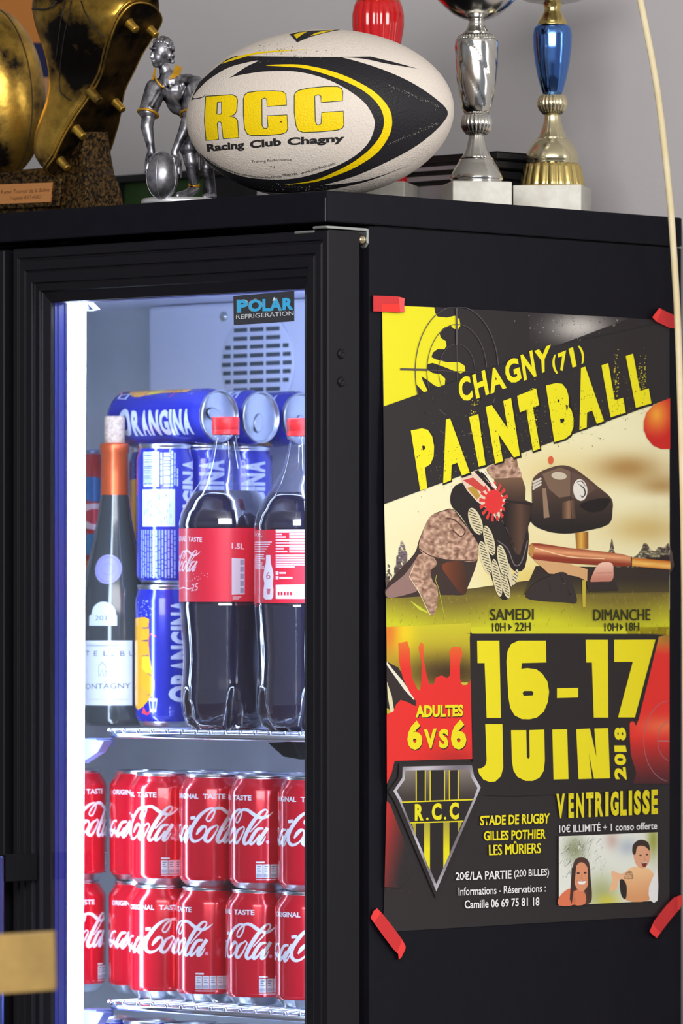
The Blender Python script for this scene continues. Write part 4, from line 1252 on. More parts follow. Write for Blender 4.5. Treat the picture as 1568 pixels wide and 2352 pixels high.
# its ball
Mx = Matrix((R_, D_, U_)).transposed() @ Matrix.Rotation(math.radians(-5), 3, 'Y')
mb = MB(); gc = onZ(-12, 214, 5.86); k = 5.86/FPX
mb.ball(gc, (116*k, 112*k, 198*k), 0, 64, 44, Mx)
gb = tt(mb, 'ball', M_gball)
blacken(M_gball, [(tuple(onZ(20, 70, 5.80)), 80*k, 0.16), (tuple(onZ(45, 150, 5.80)), 60*k, 0.14), (tuple(onZ(0, 400, 5.81)), 34*k, 0.2)])
mb = MB()
for a in (-40, 50):
    mb.tube([gc+Mx @ Vector((116.4*k*math.cos(t)*math.sin(math.radians(a)), -112.4*k*math.cos(t)*math.cos(math.radians(a)), 198.4*k*math.sin(t))) for t in [-1.45+2.9*i/30 for i in range(31)]], 1.3*k, 6)
tt(mb, 'seam', M_darkline, gb); k = 1/TS
# rough base and the prop under the boot
def prism_loft(mb, secs): mb.loft([[Vector(p) for p in s_] for s_ in secs], smooth=False)
yb = 0.045
def corner(px, py, y): return ony(px, py, y)
def sec(pc, pr, pl, py, y, zz):
    """quad section: left end, near corner, right-back corner, left-back"""
    c = ony(pc, py, y); l = ony(pl, py, y); r = onx(pr, py, c.x)
    q = [Vector((l.x, l.y, zz)), Vector((c.x, c.y, zz)), Vector((r.x, r.y, zz)), Vector((l.x, r.y, zz))]
    return q
zpx = lambda py: (HY-py)/FPX*5.75+CAM.z
mb = MB(); prism_loft(mb, [sec(201, 287, -190, 470, yb, ZTOP), sec(198, 280, -186, 450, yb+0.001, zpx(440)), sec(194, 266, -180, 400, yb+0.004, zpx(400)), sec(190, 256, -170, 385, yb+0.008, zpx(384)), sec(170, 238, -150, 380, yb+0.014, zpx(378))])
prism_loft(mb, [sec(194, 264, 138, 400, yb+0.012, zpx(395)), sec(191, 255, 156, 345, yb+0.013, zpx(345)), sec(195, 249, 182, 300, yb+0.014, zpx(300)), sec(201, 245, 194, 262, yb+0.016, zpx(258)), sec(210, 240, 205, 235, yb+0.018, zpx(228))])
base = tt(mb, 'base', M_rock, bevel=0.0015)
zt = lambda px, py: ony(px, py, yb-0.006)
mb = MB(); a, b, c, d = zt(-100, 418), zt(141, 409), zt(134, 474), zt(-100, 484)
for p_ in (c, d): p_.z = max(p_.z, ZTOP+0.0006)
mb.prism([a, b, c, d], (0, 0.007, 0)); pf = tt(mb, 'plaque_frame', M_rock, bevel=0.0015)
M_cop = print_mat('copper_plate', 0.38, 0.5, 0, 0.35)
zt2 = lambda u, v, l=0: ony(u, v, yb-0.0075-l)
mb = MB(); mb.prism([zt2(-90, 427), zt2(119, 419), zt2(115, 464), zt2(-90, 472)], (0, 0.002, 0), ink=rgb(205, 140, 82))
art = Art(0.00004)
BR = (98, 60, 34)
art.text('9 eme Tournoi de la Saône', ((0, 437), (113, 431), (113, 440), (0, 446)), BR, 0.0, shear=0.02)
art.text('Trophée RICHARD', ((20, 452), (94, 447), (93, 458), (20, 463)), BR, 0.0, up=0, shear=0.02)
art.lay(mb, zt2, base=0.00002)
tt(mb, 'plaque', M_cop, pf, fixn=False)

# ---------------------------------------------------------------- cups
M_silver = mat('bright_silver', rgb(214, 212, 206), 0.16, metal=1.0)
M_pgold = mat('pale_gold', rgb(226, 216, 180), 0.2, metal=1.0)
M_dgold = mat('gold_plate', rgb(222, 200, 130), 0.2, metal=1.0)
M_bluem = mat('blue_metal', rgb(96, 140, 216), 0.14, metal=1.0)
M_redp = mat('red_lacquer', rgb(205, 14, 20), 0.16, spec=0.6, coat=0.6)
M_marb = mat('white_marble', rgb(212, 210, 200), 0.4); noise_color(M_marb, rgb(196, 193, 182), rgb(222, 220, 212), 40, 0.35, 0.65)
def cup(px0, xw, name, lab, secs, base_px, rot, grp, base_top):
    """secs: list of (part name, material, [(radius px, photo row)...] top to bottom, flutes, depth, twist)"""
    p = onx(px0, 430, xw); Z = proj((p.x, p.y, 1.8))[2]; s = FPX/Z
    zz = lambda py: (HY-py)/FPX*Z+CAM.z
    r = tag(empty(name, (p.x, p.y, ZTOP), (0, 0, ANG+math.radians(rot))), lab, 'trophy', grp)
    hb_ = base_px/s
    mb = MB(); mb.box((-hb_, -hb_, 0), (hb_, hb_, zz(base_top)-ZTOP)); mb.build('marble_base', M_marb, r, 0.0012)
    for nm, m, prof, nf, dep, tw in secs:
        pr = [(a/s, zz(b)-ZTOP) for a, b in prof[::-1]]
        sub = []
        for i in range(len(pr)-1):
            n = max(1, int(abs(pr[i+1][1]-pr[i][1])/0.0025))
            for q in range(n): sub.append((pr[i][0]+(pr[i+1][0]-pr[i][0])*q/n, pr[i][1]+(pr[i+1][1]-pr[i][1])*q/n))
        sub.append(pr[-1]); N = len(sub)
        def md(a, kk, rr):
            if not nf: return rr
            w_ = nf*(a+tw*kk/N)
            return rr*(1+dep*(abs(math.sin(w_/2))-0.6)) if dep > 0 else rr*(1+dep*max(0, math.cos(w_))**12)
        mb = MB(); mb.lathe(sub, max(64, nf*10 if nf else 64), mod=md, cap=True); mb.build(nm, m, r)
    return r
cup(1094, -0.075, 'trophy_cup', 'silver trophy cup with spiral-grooved stem on a white marble block', [
    ('bowl', M_silver, [(118, -90), (116, -60), (106, -24), (90, 0), (74, 16), (55, 32), (40, 40), (22, 46), (10, 47)], 0, 0, 0),
    ('neck', M_silver, [(20, 44), (18, 52), (21, 62), (28, 72), (34, 80)], 0, 0, 0),
    ('bead_ring', M_silver, [(36, 79), (43, 84), (44, 88), (46, 91)], 36, 0.05, 0),
    ('vase', M_silver, [(48, 90), (49.5, 94), (50, 107), (48.5, 150), (45, 190), (40, 222), (34, 248), (27, 262)], 6, -0.05, 2.4),
    ('knop', M_silver, [(24, 260), (32, 266), (36, 280), (36, 288), (31, 300), (24, 309)], 22, 0.07, 0),
    ('stem', M_silver, [(17, 307), (19, 320), (24, 340), (32, 358), (39, 366)], 14, 0.03, 0),
    ('foot', M_silver, [(36, 365), (40, 367), (41, 372), (50, 385), (57, 398), (61, 408), (61, 413), (58, 416), (61, 418), (61, 422)], 0, 0, 0)], 69, 10, 'cups on the fridge', 421)
cup(1268, -0.070, 'trophy_cup', 'blue and gold trophy cup on a white marble block, rightmost on the fridge', [
    ('bowl', M_silver, [(105, -60), (98, -30), (80, -8), (62, 2), (30, 8), (10, 9)], 0, 0, 0),
    ('neck', M_dgold, [(26, -2), (23, 6), (18, 20), (20, 28), (27, 40), (33, 50), (36, 57), (36, 60)], 0, 0, 0),
    ('vase', M_bluem, [(38, 58), (43, 65), (45.5, 80), (44.5, 110), (40, 145), (33, 180), (26, 205), (21, 218)], 0, 0, 0),
    ('knop', M_pgold, [(23, 216), (30, 221), (34, 234), (34, 243), (29, 254), (21, 263)], 22, 0.07, 0),
    ('stem', M_pgold, [(18, 261), (20, 280), (26, 300), (34, 316), (37, 320)], 14, 0.03, 0),
    ('foot', M_pgold, [(35, 318), (40, 322), (50, 334), (58, 350), (61, 362), (61, 370), (58, 373), (61, 378)], 0, 0, 0),
    ('skirt', M_dgold, [(60, 377), (63, 380), (69, 405), (73, 426), (73, 431)], 20, 0.07, 0)], 79, -11, 'cups on the fridge', 430)
cup(868, -0.22, 'trophy_cup', 'red fluted trophy cup standing behind the rugby ball', [
    ('rim', M_dgold, [(54, -8), (52, -2), (50, 2), (50, 5)], 0, 0, 0),
    ('vase', M_redp, [(50, 3), (54, 14), (58, 34), (58, 60), (52, 100), (40, 150), (28, 190)], 18, 0.06, 0),
    ('stem', M_dgold, [(26, 188), (20, 200), (18, 260), (28, 320), (40, 360)], 0, 0, 0),
    ('foot', M_redp, [(40, 356), (60, 390), (66, 415), (66, 424)], 18, 0.06, 0)], 78, -12, 'cups on the fridge', 423)

# ---------------------------------------------------------------- dark things at the back
M_bk2 = mat('black_card', rgb(20, 20, 25), 0.5)
M_gr2 = mat('grey_paper', rgb(168, 162, 168), 0.8)
bz = ZTOP; x_r = onx(1142, 400, -0.10); yk = x_r.y
zz = lambda py: (HY-py)/FPX*proj((-0.12, yk, 1.8))[2]+CAM.z
xr = ony(1142, 400, yk).x; xl = ony(905, 400, yk).x
rows = [(436, 412), (412, 389), (389, 368), (368, 349)]
prev = ZTOP
for i, (b_, t_) in enumerate(rows):
    e = tag(empty('hardback_book', (xr-0.06, yk+0.04, prev)), ('lowest', 'second lowest', 'third lowest', 'topmost')[i]+' black hardback book of the stack behind the silver cup', 'book', 'black books behind the silver cup')
    h = zz(t_)-prev; dx = (0.004, 0.007, 0.002, 0.0)[i]
    mb = MB(); a0, a1 = xl-e.location.x, xr-e.location.x-dx
    mb.box((a0, -0.04, 0.0), (a1, 0.05, 0.0022)); mb.box((a0, -0.04, h-0.0022), (a1, 0.05, h)); mb.box((a1-0.004, -0.04, 0.0), (a1, 0.05, h))
    mb.build('cover', M_bk2, e, 0.0008)
    if i < 3:
        mb = MB(); mb.box((a0+0.004, -0.038, 0.0026), (a1-0.045, 0.046, h-0.0026)); mb.build('pages', M_gr2, e)
    mb = MB(); mb.box((a1-0.045 if i < 3 else a0, -0.0395, 0.0020), (a1-0.003, 0.047, h-0.0020)); mb.build('spine', M_bk2, e)
    prev += h
# framed picture leaning at the back, left of the ball
M_turf = mat('green_print', rgb(44, 74, 30), 0.6); noise_color(M_turf, rgb(30, 54, 20), rgb(58, 92, 40), 30, 0.3, 0.7)
yp = 0.40
pl, pr_ = ony(262, 430, yp).x, ony(560, 430, yp).x
zt_ = (HY-404)/FPX*proj((pl, yp, 1.8))[2]+CAM.z
e = tag(empty('picture_frame', ((pl+pr_)/2, yp, ZTOP)), 'low black-framed picture with green print standing behind the silver figurine', 'picture')
hw = (pr_-pl)/2; hh = zt_-ZTOP
mb = MB(); mb.box((-hw, 0, 0), (hw, 0.02, 0.006)); mb.box((-hw, 0, hh-0.0075), (hw, 0.02, hh)); mb.box((-hw, 0, 0.006), (-hw+0.008, 0.02, hh-0.0075)); mb.box((hw-0.008, 0, 0.006), (hw, 0.02, hh-0.0075)); mb.build('frame', M_bk2, e)
mb = MB(); mb.box((-hw+0.008, 0.008, 0.006), (0.03, 0.018, hh-0.0075)); mb.build('print', M_turf, e)
mb = MB(); mb.box((0.03, 0.0075, 0.006), (hw-0.008, 0.018, hh-0.0075)); mb.box((0.034, 0.006, 0.018), (hw-0.01, 0.0076, 0.023), 1); mb.build('print', [M_bk2, M_gr2], e)
# orange and navy poster on the wall behind the gold trophy
M_post = print_mat('wall_poster_paper', 0.7)
mb = MB(); q = [ony(px, py, WY-0.0012) for px, py in ((-160, -260), (150, -260), (150, 250), (-160, 250))]
mb.prism(q, (0, 0.001, 0), ink=rgb(200, 128, 62))
art = Art(0.0001)
art.rect(-160, 98, 150, 178, (34, 38, 78)); art.rect(-160, 178, 150, 250, (190, 140, 96), up=0)
art.lay(mb, lambda u, v, l: ony(u, v, WY-0.0012-l))
tag(mb.build('wall_poster', [M_post], fixn=False), 'orange poster with a navy band on the wall behind the gold trophy', 'poster')

# ---------------------------------------------------------------- cream cable hanging past the fridge
M_cab = mat('cream_cable', rgb(232, 218, 178), 0.5); noise_color(M_cab, rgb(222, 204, 158), rgb(238, 226, 192), 25, 0.3, 0.7)
top = onx(1440, -400, 0.034)
pts = [(top.x, top.y-0.02, 2.7), tuple(top)]+[tuple(onx(x, y, 0.034)) for x, y in ((1468, -10), (1482, 60), (1496, 130), (1508, 200), (1519, 280), (1530, 380), (1540, 480), (1548, 600), (1554, 700), (1559, 820), (1563, 940), (1566, 1040), (1570, 1200), (1573, 1500), (1575, 2000), (1576, 2500))]
pts.append((pts[-1][0], pts[-1][1], 0.02))
mb = MB(); mb.tube(pts, 0.0034, 12)
tag(mb.build('cable', M_cab), 'cream cable hanging from the ceiling past the fridge side', 'cable')

# ---------------------------------------------------------------- out-of-focus wooden board in front, lower left
M_wood = mat('light_wood', rgb(178, 140, 74), 0.7); noise_color(M_wood, rgb(120, 96, 48), rgb(158, 128, 70), 22, 0.3, 0.7)
BZ = 4.35
g0 = onZ(-70, 2212, BZ)
e = tag(empty('wooden_sign', (g0.x, g0.y, 0), (0, 0, ANG)), 'blurred pale wooden board poking in at the lower left', 'board')
kk = BZ/FPX
mb = MB(); z1, z0 = (HY-2142)*kk+CAM.z, (HY-2283)*kk+CAM.z
def bp(px, py, y): p = onZ(px, py, BZ)-g0; return Vector((p.dot(R_), y, (HY-py)*kk+CAM.z))
mb.prism([bp(-160, 2162, 0), bp(-10, 2149, 0), bp(124, 2141, 0), bp(127, 2274, 0), bp(10, 2283, 0), bp(-160, 2292, 0)], (0, 0.02, 0)); mb.build('board', M_wood, e, 0.003)
mb = MB(); mb.box((-0.014, 0.02, 0.02), (0.014, 0.048, z1-0.01)); mb.build('post', M_wood, e, 0.002)
mb = MB(); mb.box((-0.12, -0.09, 0.0), (0.12, 0.13, 0.02)); mb.build('foot', M_wood, e, 0.002)

# ================================================================== the poster taped to the fridge side
M_paper = print_mat('poster_paper', 0.42, 0.4)
def lift(u, v):
    a = math.exp(-max(0, u-876)/110.0)
    return 0.0008+0.0075*a*max(0.0, math.sin(PI*min(1, max(0, (v-720)/1400.0))))**1.3
def pz(u, v, l=0.0): return onx(u, v, lift(u, v)+l)
def S(ox, oy, s=2.154):
    return lambda L: [(ox+x/s, oy+y/s) for x, y in L]
a1, a2, a3, a4 = S(840, 660), S(840, 1000), S(840, 1380), S(840, 1740)
P = Art(0.000025)
DKB, YEL = (40, 35, 37), (240, 230, 22)
def mix(a, b, t):
    t = max(0.0, min(1.0, t)); return tuple(a[i]+(b[i]-a[i])*t for i in range(3))
def gs(x, y, cx, cy, rx, ry): return math.exp(-(((x-cx)/rx)**2+((y-cy)/ry)**2))
outline = [(877, 698), (1537, 736), (1537.5, 1400), (1537, 2103), (1200, 2122), (879, 2141), (882, 2060), (886, 1950), (890, 1750), (890, 1600), (888, 1450), (885, 1250), (882, 1100), (879.5, 950), (877.5, 800)]
mb = MB()
L_ = [outline[-1]]
P.poly(outline, DKB)
# sprayed white dust, top right
def dust(u, v): return mix(DKB, (206, 202, 196), 0.95*gs(u, v, 1330, 752, 70, 36))
P.poly([(1215, 718), (1440, 730), (1440, 733), (1275, 795), (1215, 812)], dust)
rnd = random.Random(21)
for _ in range(150):
    u = rnd.gauss(1310, 60); v = 722+abs(rnd.gauss(0, 1))*34
    if v < 724 or v > 795-(u-1275)*0.36+8 or u > 1500 or u < 1180: continue
    r_ = rnd.uniform(0.5, 1.8); P.poly(ell(u, v, r_*0.8, r_, 6), mix(DKB, (230, 226, 218), rnd.uniform(0.3, 0.9)), up=0)
# yellow splat, top left
P.poly(a1([(80,88),(338,99),(342,125),(355,145),(400,150),(440,140),(463,158),(467,190),(455,209),(435,205),(418,188),(385,200),(364,225),(370,250),(395,266),(399,290),(388,306),(355,305),(331,323),(324,345),(345,356),(400,370),(460,370),(489,388),(492,412),(470,426),(430,411),(380,391),(330,374),(304,380),(300,404),(330,424),(370,430),(393,452),(390,482),(370,497),(340,486),(300,456),(275,440),(281,462),(306,512),(290,522),(268,500),(245,476),(256,531),(88,589)]), (232, 224, 26))
P.layer += 1
# sky and field picture
def sky(u, v):
    c = (243, 238, 196)
    c = mix(c, (228, 206, 140), 0.75*gs(u, v, 1270, 1090, 120, 60))
    c = mix(c, (176, 134, 74), 0.95*gs(u, v, 1440, 1075, 75, 32)); c = mix(c, (168, 126, 66), 0.8*gs(u, v, 1520, 1120, 60, 30))
    c = mix(c, (246, 240, 200), 0.9*gs(u, v, 1490, 1150, 110, 20)); c = mix(c, (206, 176, 104), 0.8*gs(u, v, 1480, 1215, 90, 35))
    c = mix(c, (236, 214, 150), 0.6*gs(u, v, 1150, 1250, 200, 60)); c = mix(c, (226, 196, 80), 0.7*gs(u, v, 1240, 1330, 120, 40))
    return c
P.poly([(882, 1158), (1537, 915), (1537.5, 1400), (887.5, 1400)], sky)
def tree(u, v): return mix((136, 120, 136), (100, 84, 78), (v-1250)/80) if u < 1000 else mix((96, 80, 84), (66, 50, 44), (v-1250)/60)
for pts in ([(903,1345),(906,1300),(912,1270),(918,1248),(924,1240),(930,1252),(936,1275),(940,1300),(960,1345)], [(886,1345),(888,1300),(894,1296),(900,1320),(908,1345)],
            [(1395,1310),(1400,1260),(1405,1236),(1410,1262),(1418,1280),(1440,1284),(1460,1276),(1472,1262),(1478,1248),(1486,1250),(1494,1262),(1504,1266),(1512,1256),(1524,1258),(1537,1250),(1537,1320)]):
    P.curve(pts, tree, 3, up=0)
P.layer += 1
def field(u, v):
    c = mix((62, 50, 36), (122, 108, 40), (v-1330)/40)
    return mix(c, (206, 206, 34), (v-1368+14*math.sin(u/60))/70)
P.poly([(886, 1372), (940, 1358), (1080, 1352), (1200, 1335), (1390, 1316), (1537, 1306), (1537, 1470), (889, 1580)], field)
P.poly([(1230, 1300), (1537, 1304), (1537, 1360), (1200, 1366)], lambda u, v: mix((50, 40, 36), (84, 74, 34), (v-1330)/36), up=0.5)
for _ in range(240):
    u, v = rnd.uniform(890, 1535), rnd.uniform(1362, 1450); h = rnd.uniform(3, 12)
    P.poly([(u, v), (u+1.6, v), (u+rnd.uniform(-3, 4), v-h)], mix(field(u, v), rnd.choice(((60, 62, 20), (220, 220, 70))), 0.35), up=0)
P.layer += 1
# crouching player
def camo(u, v):
    n = noise.noise(Vector((u/9.0, v/9.0, 3.1)))+0.6*noise.noise(Vector((u/4.0, v/4.0, 9.1)))
    return mix((222, 184, 160), (120, 84, 66), 0.45+0.9*n)
P.curve(a2([(100,748),(160,672),(240,585),(262,520),(300,430),(330,392),(380,372),(430,365),(480,420),(520,480),(552,520),(552,620),(500,760),(480,790),(380,790),(140,805),(100,800)]), (60, 44, 40), 3)
P.curve(a2([(105,760),(190,690),(260,600),(240,690),(270,760),(150,800),(105,800)]), (150, 118, 112), 3)
P.curve(a2([(375,640),(480,630),(500,770),(470,780),(420,720)]), lambda u, v: mix((128, 64, 34), (66, 40, 28), (u-1015)/60), 3, up=0)
P.curve(a2([(262,540),(300,430),(332,392),(385,375),(430,368),(470,420),(520,480),(552,520),(550,618),(480,622),(440,622),(370,612),(330,600),(280,582)]), camo, 3)
P.curve(a2([(262,590),(320,590),(352,636),(320,670),(330,720),(356,760),(350,850),(325,895),(300,840),(255,760),(215,706),(232,650)]), camo, 3)
P.line(a2([(240,640),(215,700),(260,770),(318,890)]), 1.4, (236, 222, 190), up=0.5); P.line(a2([(262,560),(330,600),(440,620),(548,616)]), 2, (72, 48, 40), smooth=4, up=0); P.line(a2([(400,410),(440,420),(490,470),(470,500),(430,470)]), 3, (84, 58, 46), smooth=4, up=0)
P.line(a2([(350,690),(345,720),(360,760),(385,880)]), 1.2, (190, 196, 60), smooth=3, up=0); P.poly(a2([(215,815),(270,850),(330,890),(262,862)]), (206, 212, 60), up=0)
P.layer += 1
# head, mask
P.curve(a2([(596,168),(640,140),(735,108),(752,150),(770,205),(700,215),(640,222)]), camo, 3)
P.poly(a2([(634,214),(772,208),(790,262),(788,320),(832,338),(700,325),(640,260)]), lambda u, v: mix((120, 88, 66), (58, 42, 36), (v-1100)/55))
P.curve(a2([(418,300),(440,250),(500,225),(560,190),(590,180),(640,262),(690,318),(832,337),(830,400),(803,450),(806,520),(785,655),(735,672),(705,640),(715,730),(708,805),(655,795),(600,640),(560,545),(520,480),(470,400),(425,352)]), (36, 28, 29), 3)
P.poly(a2([(466,212),(500,196),(560,182),(600,222),(690,312),(656,425),(610,372),(548,326),(500,272)]), (232, 206, 186))
rc = (632, 328)
for i in range(16):
    t = 2*PI*i/16; P.poly(a2([(rc[0], rc[1]), (rc[0]+72*math.cos(t), rc[1]+98*math.sin(t)), (rc[0]+72*math.cos(t+.2), rc[1]+98*math.sin(t+.2))]), (222, 60, 56), up=0.01)
P.poly(a2([(480,222),(530,208),(600,268),(570,280)]), (206, 70, 62), up=0); P.poly(a2([(500,260),(540,250),(566,300),(548,318)]), (190, 150, 60), up=0)
P.layer += 1
P.poly(a2([(590,196),(560,170),(575,165),(650,258),(640,268)]), (240, 236, 226)); P.poly(a2([(556,172),(536,178),(620,270),(636,268)]), (30, 24, 26), up=0)
P.poly([(x, y) for x, y in a2(ell(rc[0], rc[1], 44, 60, 28))], (228, 52, 52))
P.poly(a2([(690,330),(826,347),(800,450),(762,592),(735,580),(680,440)]), lambda u, v: mix((94, 66, 52), (28, 20, 20), abs(u-1195)/36))
P.line(a2([(650,520),(700,560),(735,640),(770,625),(800,520)]), 2.4, (120, 110, 112), smooth=4, up=0); P.line(a2([(672,420),(700,470),(750,590)]), 2, (96, 84, 82), smooth=3, up=0)
P.layer += 1
for cx, cy, rx, ry, ro in ((542,425,30,70,-20), (610,520,24,76,-15), (590,605,24,84,-15), (678,625,24,86,-12), (648,705,21,95,-10), (690,742,18,66,-14), (738,702,13,40,16), (712,690,9,60,-8)):
    P.poly(a2(ell(cx, cy, rx, ry, 26, ro)), (222, 212, 174), up=0)
P.layer += 1
for cx, cy, rx, ry, ro in ((542,425,30,70,-20), (610,520,24,76,-15), (590,605,24,84,-15), (678,625,24,86,-12), (648,705,21,95,-10), (690,742,18,66,-14), (738,702,13,40,16)):
    y = -ry+14
    while y < ry-10:
        hw = rx*math.sqrt(max(0, 1-(y/ry)**2))*0.75; sx = -y*math.tan(math.radians(ro))
        P.line(a2([(cx+sx-hw, cy+y-7), (cx+sx+hw, cy+y+7)]), 1.9, (92, 84, 62), up=0); y += 14
P.layer += 1
# paint hopper
P.curve(a2([(822,230),(850,190),(890,168),(960,148),(1020,158),(1080,198),(1150,255),(1214,312),(1220,370),(1200,440),(1080,474),(985,486),(890,472),(818,430),(822,340)]), lambda u, v: mix((84, 62, 52), (30, 24, 24), (v-1120)/90), 3)
P.poly(a2([(872,190),(960,158),(1012,178),(1012,300),(955,308),(905,265)]), (124, 98, 80)); P.poly(a2([(1016,178),(1080,210),(1140,262),(1090,300),(1050,322),(1016,305)]), (98, 74, 62), up=0)
P.curve(a2([(1055,345),(1120,318),(1205,312),(1180,366),(1110,380)]), (24, 18, 18), 3, up=0); P.poly(a2([(872,262),(890,262),(908,405),(880,410)]), (150, 122, 100), up=0)
P.poly(a2([(968,330),(1030,318),(1040,410),(970,412)]), lambda u, v: mix((150, 112, 84), (66, 48, 40), abs(u-1305)/16), up=0)
for k in range(3): P.poly(a2([(822,228+k*16),(866,208+k*14),(870,216+k*14),(826,240+k*16)]), (212, 204, 190), up=0)
P.layer += 1
P.line(a2([(1014,165),(1012,300),(1020,470)]), 1.2, (30, 24, 24)); P.poly(a2(ell(955, 200, 38, 19, 24, 6)), (206, 194, 172), up=0); P.poly(a2(ell(1060, 270, 35, 54, 28, -6)), (230, 226, 216), up=0)
P.line(a2([(1050,240),(1078,262),(1084,290),(1070,306),(1062,296)]), [1, 3, 3, 2, 1], (44, 40, 42), smooth=4); P.line(a2([(1042,232),(1066,226),(1086,252)]), [1, 2.5, 1], (44, 40, 42), smooth=4, up=0)
# marker and hands
P.poly(a2([(1036,482),(1100,476),(1100,560),(1042,560)]), lambda u, v: mix((232, 182, 80), (140, 84, 30), abs(u-1334)/14))
P.curve(a2([(806,560),(822,534),(900,540),(1000,556),(1200,578),(1312,600),(1312,646),(1190,644),(1000,632),(828,612)]), lambda u, v: mix((236, 170, 120), (140, 52, 30), abs(v-1262-(u-1215)*0.09)/14), 2)
P.poly(a2([(828,614),(1000,634),(1096,662),(1094,722),(1050,700),(1000,690),(905,684)]), (214, 166, 116)); P.poly(a2(ell(820, 570, 11, 32, 20)), (186, 140, 70), up=0)
P.line(a2([(835,556),(1000,600),(1180,610)]), 2.2, (246, 206, 160), smooth=3, up=0)
P.poly(a2([(1310,604),(1506,622),(1506,664),(1310,646)]), lambda u, v: mix((252, 206, 110), (196, 104, 30), abs(v-1292-(u-1450)*0.09)/11), up=0)
P.poly(a2([(1310,600),(1316,600),(1316,648),(1310,648)]), (60, 34, 26), up=0.5)
P.curve(a2([(790,800),(830,735),(900,700),(960,676),(1000,690),(1030,760),(1042,828),(980,825),(880,820)]), (52, 43, 42), 3); P.line(a2([(960,690),(985,740),(1015,800)]), 2, (104, 92, 88), up=0); P.line(a2([(900,716),(915,780)]), 2, (84, 72, 70), up=0)
P.curve(a2([(1140,650),(1170,628),(1215,632),(1224,668),(1216,720),(1150,728),(1112,726),(1116,700)]), lambda u, v: mix((242, 196, 176), (196, 128, 110), (v-1296)/34), 3, up=0); P.line(a2([(1140,682),(1218,680)]), 1.5, (160, 96, 84), up=0)
P.poly(a2([(1090,726),(1235,722),(1250,768),(1100,772)]), (48, 40, 38), up=0); P.poly(a2([(1070,716),(1088,716),(1086,850),(1072,850)]), (196, 176, 60), up=0)
# paintballs
def pball(u, v): return mix((246, 164, 52), (206, 34, 26), math.hypot((u-1507)/40, (v-952)/52)-0.1)
P.poly([p for p in a1([(1505,548),(1470,556),(1420,585),(1388,620),(1374,665),(1374,700),(1390,745),(1420,782),(1460,800),(1505,800)])], pball, up=0)
P.poly(a1(ell(915, 855, 13, 21, 20)), (222, 96, 56), up=0)
P.layer += 1
# diagonal band under the title (covers the top of the picture)
P.poly([(880, 934), (962, 905), (1270, 795), (1537, 705+34), (1537, 915), (882, 1158)], DKB)
for rx, ry, w in ((206, 322, 2.0), (148, 232, 1.6), (90, 136, 1.2)):
    P.line(a1([p for p in ell(450, 415, rx, ry, 70) if p[1] > 96]), w, (84, 76, 79), up=0)
P.line(a1([(170, 405), (303, 408)]), 4.6, (84, 76, 76), up=0); P.line(a1([(448, 100), (450, 285)]), 4.2, (90, 82, 84), up=0)
P.line(a1([(303, 410), (690, 425)]), 1.2, (84, 76, 79), up=0); P.line(a1([(450, 285), (456, 740)]), 1.2, (84, 76, 79), up=0)
P.layer += 1
def glyphs(fr, L, col, bold, grow=0.0, off=(0, 0)):
    for ch, TL, TR, BR, BL in L:
        q = fr([TL, TR, BR, BL]); c = (sum(p[0] for p in q)/4, sum(p[1] for p in q)/4)
        q = [(p[0]+grow*(1 if p[0] > c[0] else -1)+off[0], p[1]+grow*(1 if p[1] > c[1] else -1)+off[1]) for p in q]
        P.text(ch, q, col, bold, up=0)
    P.layer += 1
glyphs(a1, [('C',(450,455),(512,432),(532,550),(470,574)), ('H',(525,434),(588,408),(610,528),(546,552)), ('A',(602,410),(664,386),(696,497),(616,528)), ('G',(680,368),(750,342),(772,459),(700,485)), ('N',(764,336),(822,310),(844,440),(782,462)), ('Y',(832,315),(915,283),(905,410),(850,432)),
            ('(',(916,342),(940,331),(950,424),(930,432)), ('7',(948,328),(990,312),(995,405),(960,418)), ('1',(1002,304),(1024,296),(1042,390),(1022,397)), (')',(1048,292),(1068,284),(1086,370),(1066,380))], YEL, 0.04)
PB = [('P',(222,708),(330,688),(352,985),(268,1003)), ('A',(352,668),(462,634),(514,916),(382,970)), ('I',(510,641),(556,627),(592,878),(558,888)), ('N',(592,592),(718,548),(762,832),(640,872)), ('T',(748,537),(842,500),(894,786),(794,822)),
      ('B',(890,486),(1004,458),(1037,732),(932,766)), ('A',(1020,412),(1130,378),(1178,662),(1056,706)), ('L',(1165,386),(1240,362),(1285,620),(1210,643)), ('L',(1285,340),(1366,314),(1412,574),(1335,596))]
glyphs(a1, PB, (22, 18, 20), 0.10, 2.4, (1.5, 2.0))
glyphs(a1, PB, YEL, 0.075)
for _ in range(420):
    t = rnd.random(); X = 250+1140*t; Y = 860-0.36*(X-250)+rnd.gauss(0, 85)+60
    h = rnd.random()
    if h < 0.75: P.poly(ell(840+X/2.154, 660+Y/2.154, rnd.uniform(0.4, 1.1), rnd.uniform(0.5, 2.2), 5), (120, 112, 30) if h < 0.4 else DKB, up=0)
    else: P.line([(840+X/2.154, 660+Y/2.154), (840+X/2.154+rnd.uniform(-5, 5), 660+Y/2.154+rnd.uniform(-3, 3))], 0.8, (150, 142, 34), up=0)
for x0, x1, yc in ((1225,1255,450), (1350,1385,430), (812,850,590), (520,560,660)):
    for _ in range(46):
        X, Y = rnd.uniform(x0, x1), yc+rnd.gauss(0, 62); P.poly(ell(840+X/2.154, 660+Y/2.154, rnd.uniform(0.5, 2.0), rnd.uniform(0.5, 2.0), 5), (206, 196, 30), up=0)
P.layer += 1
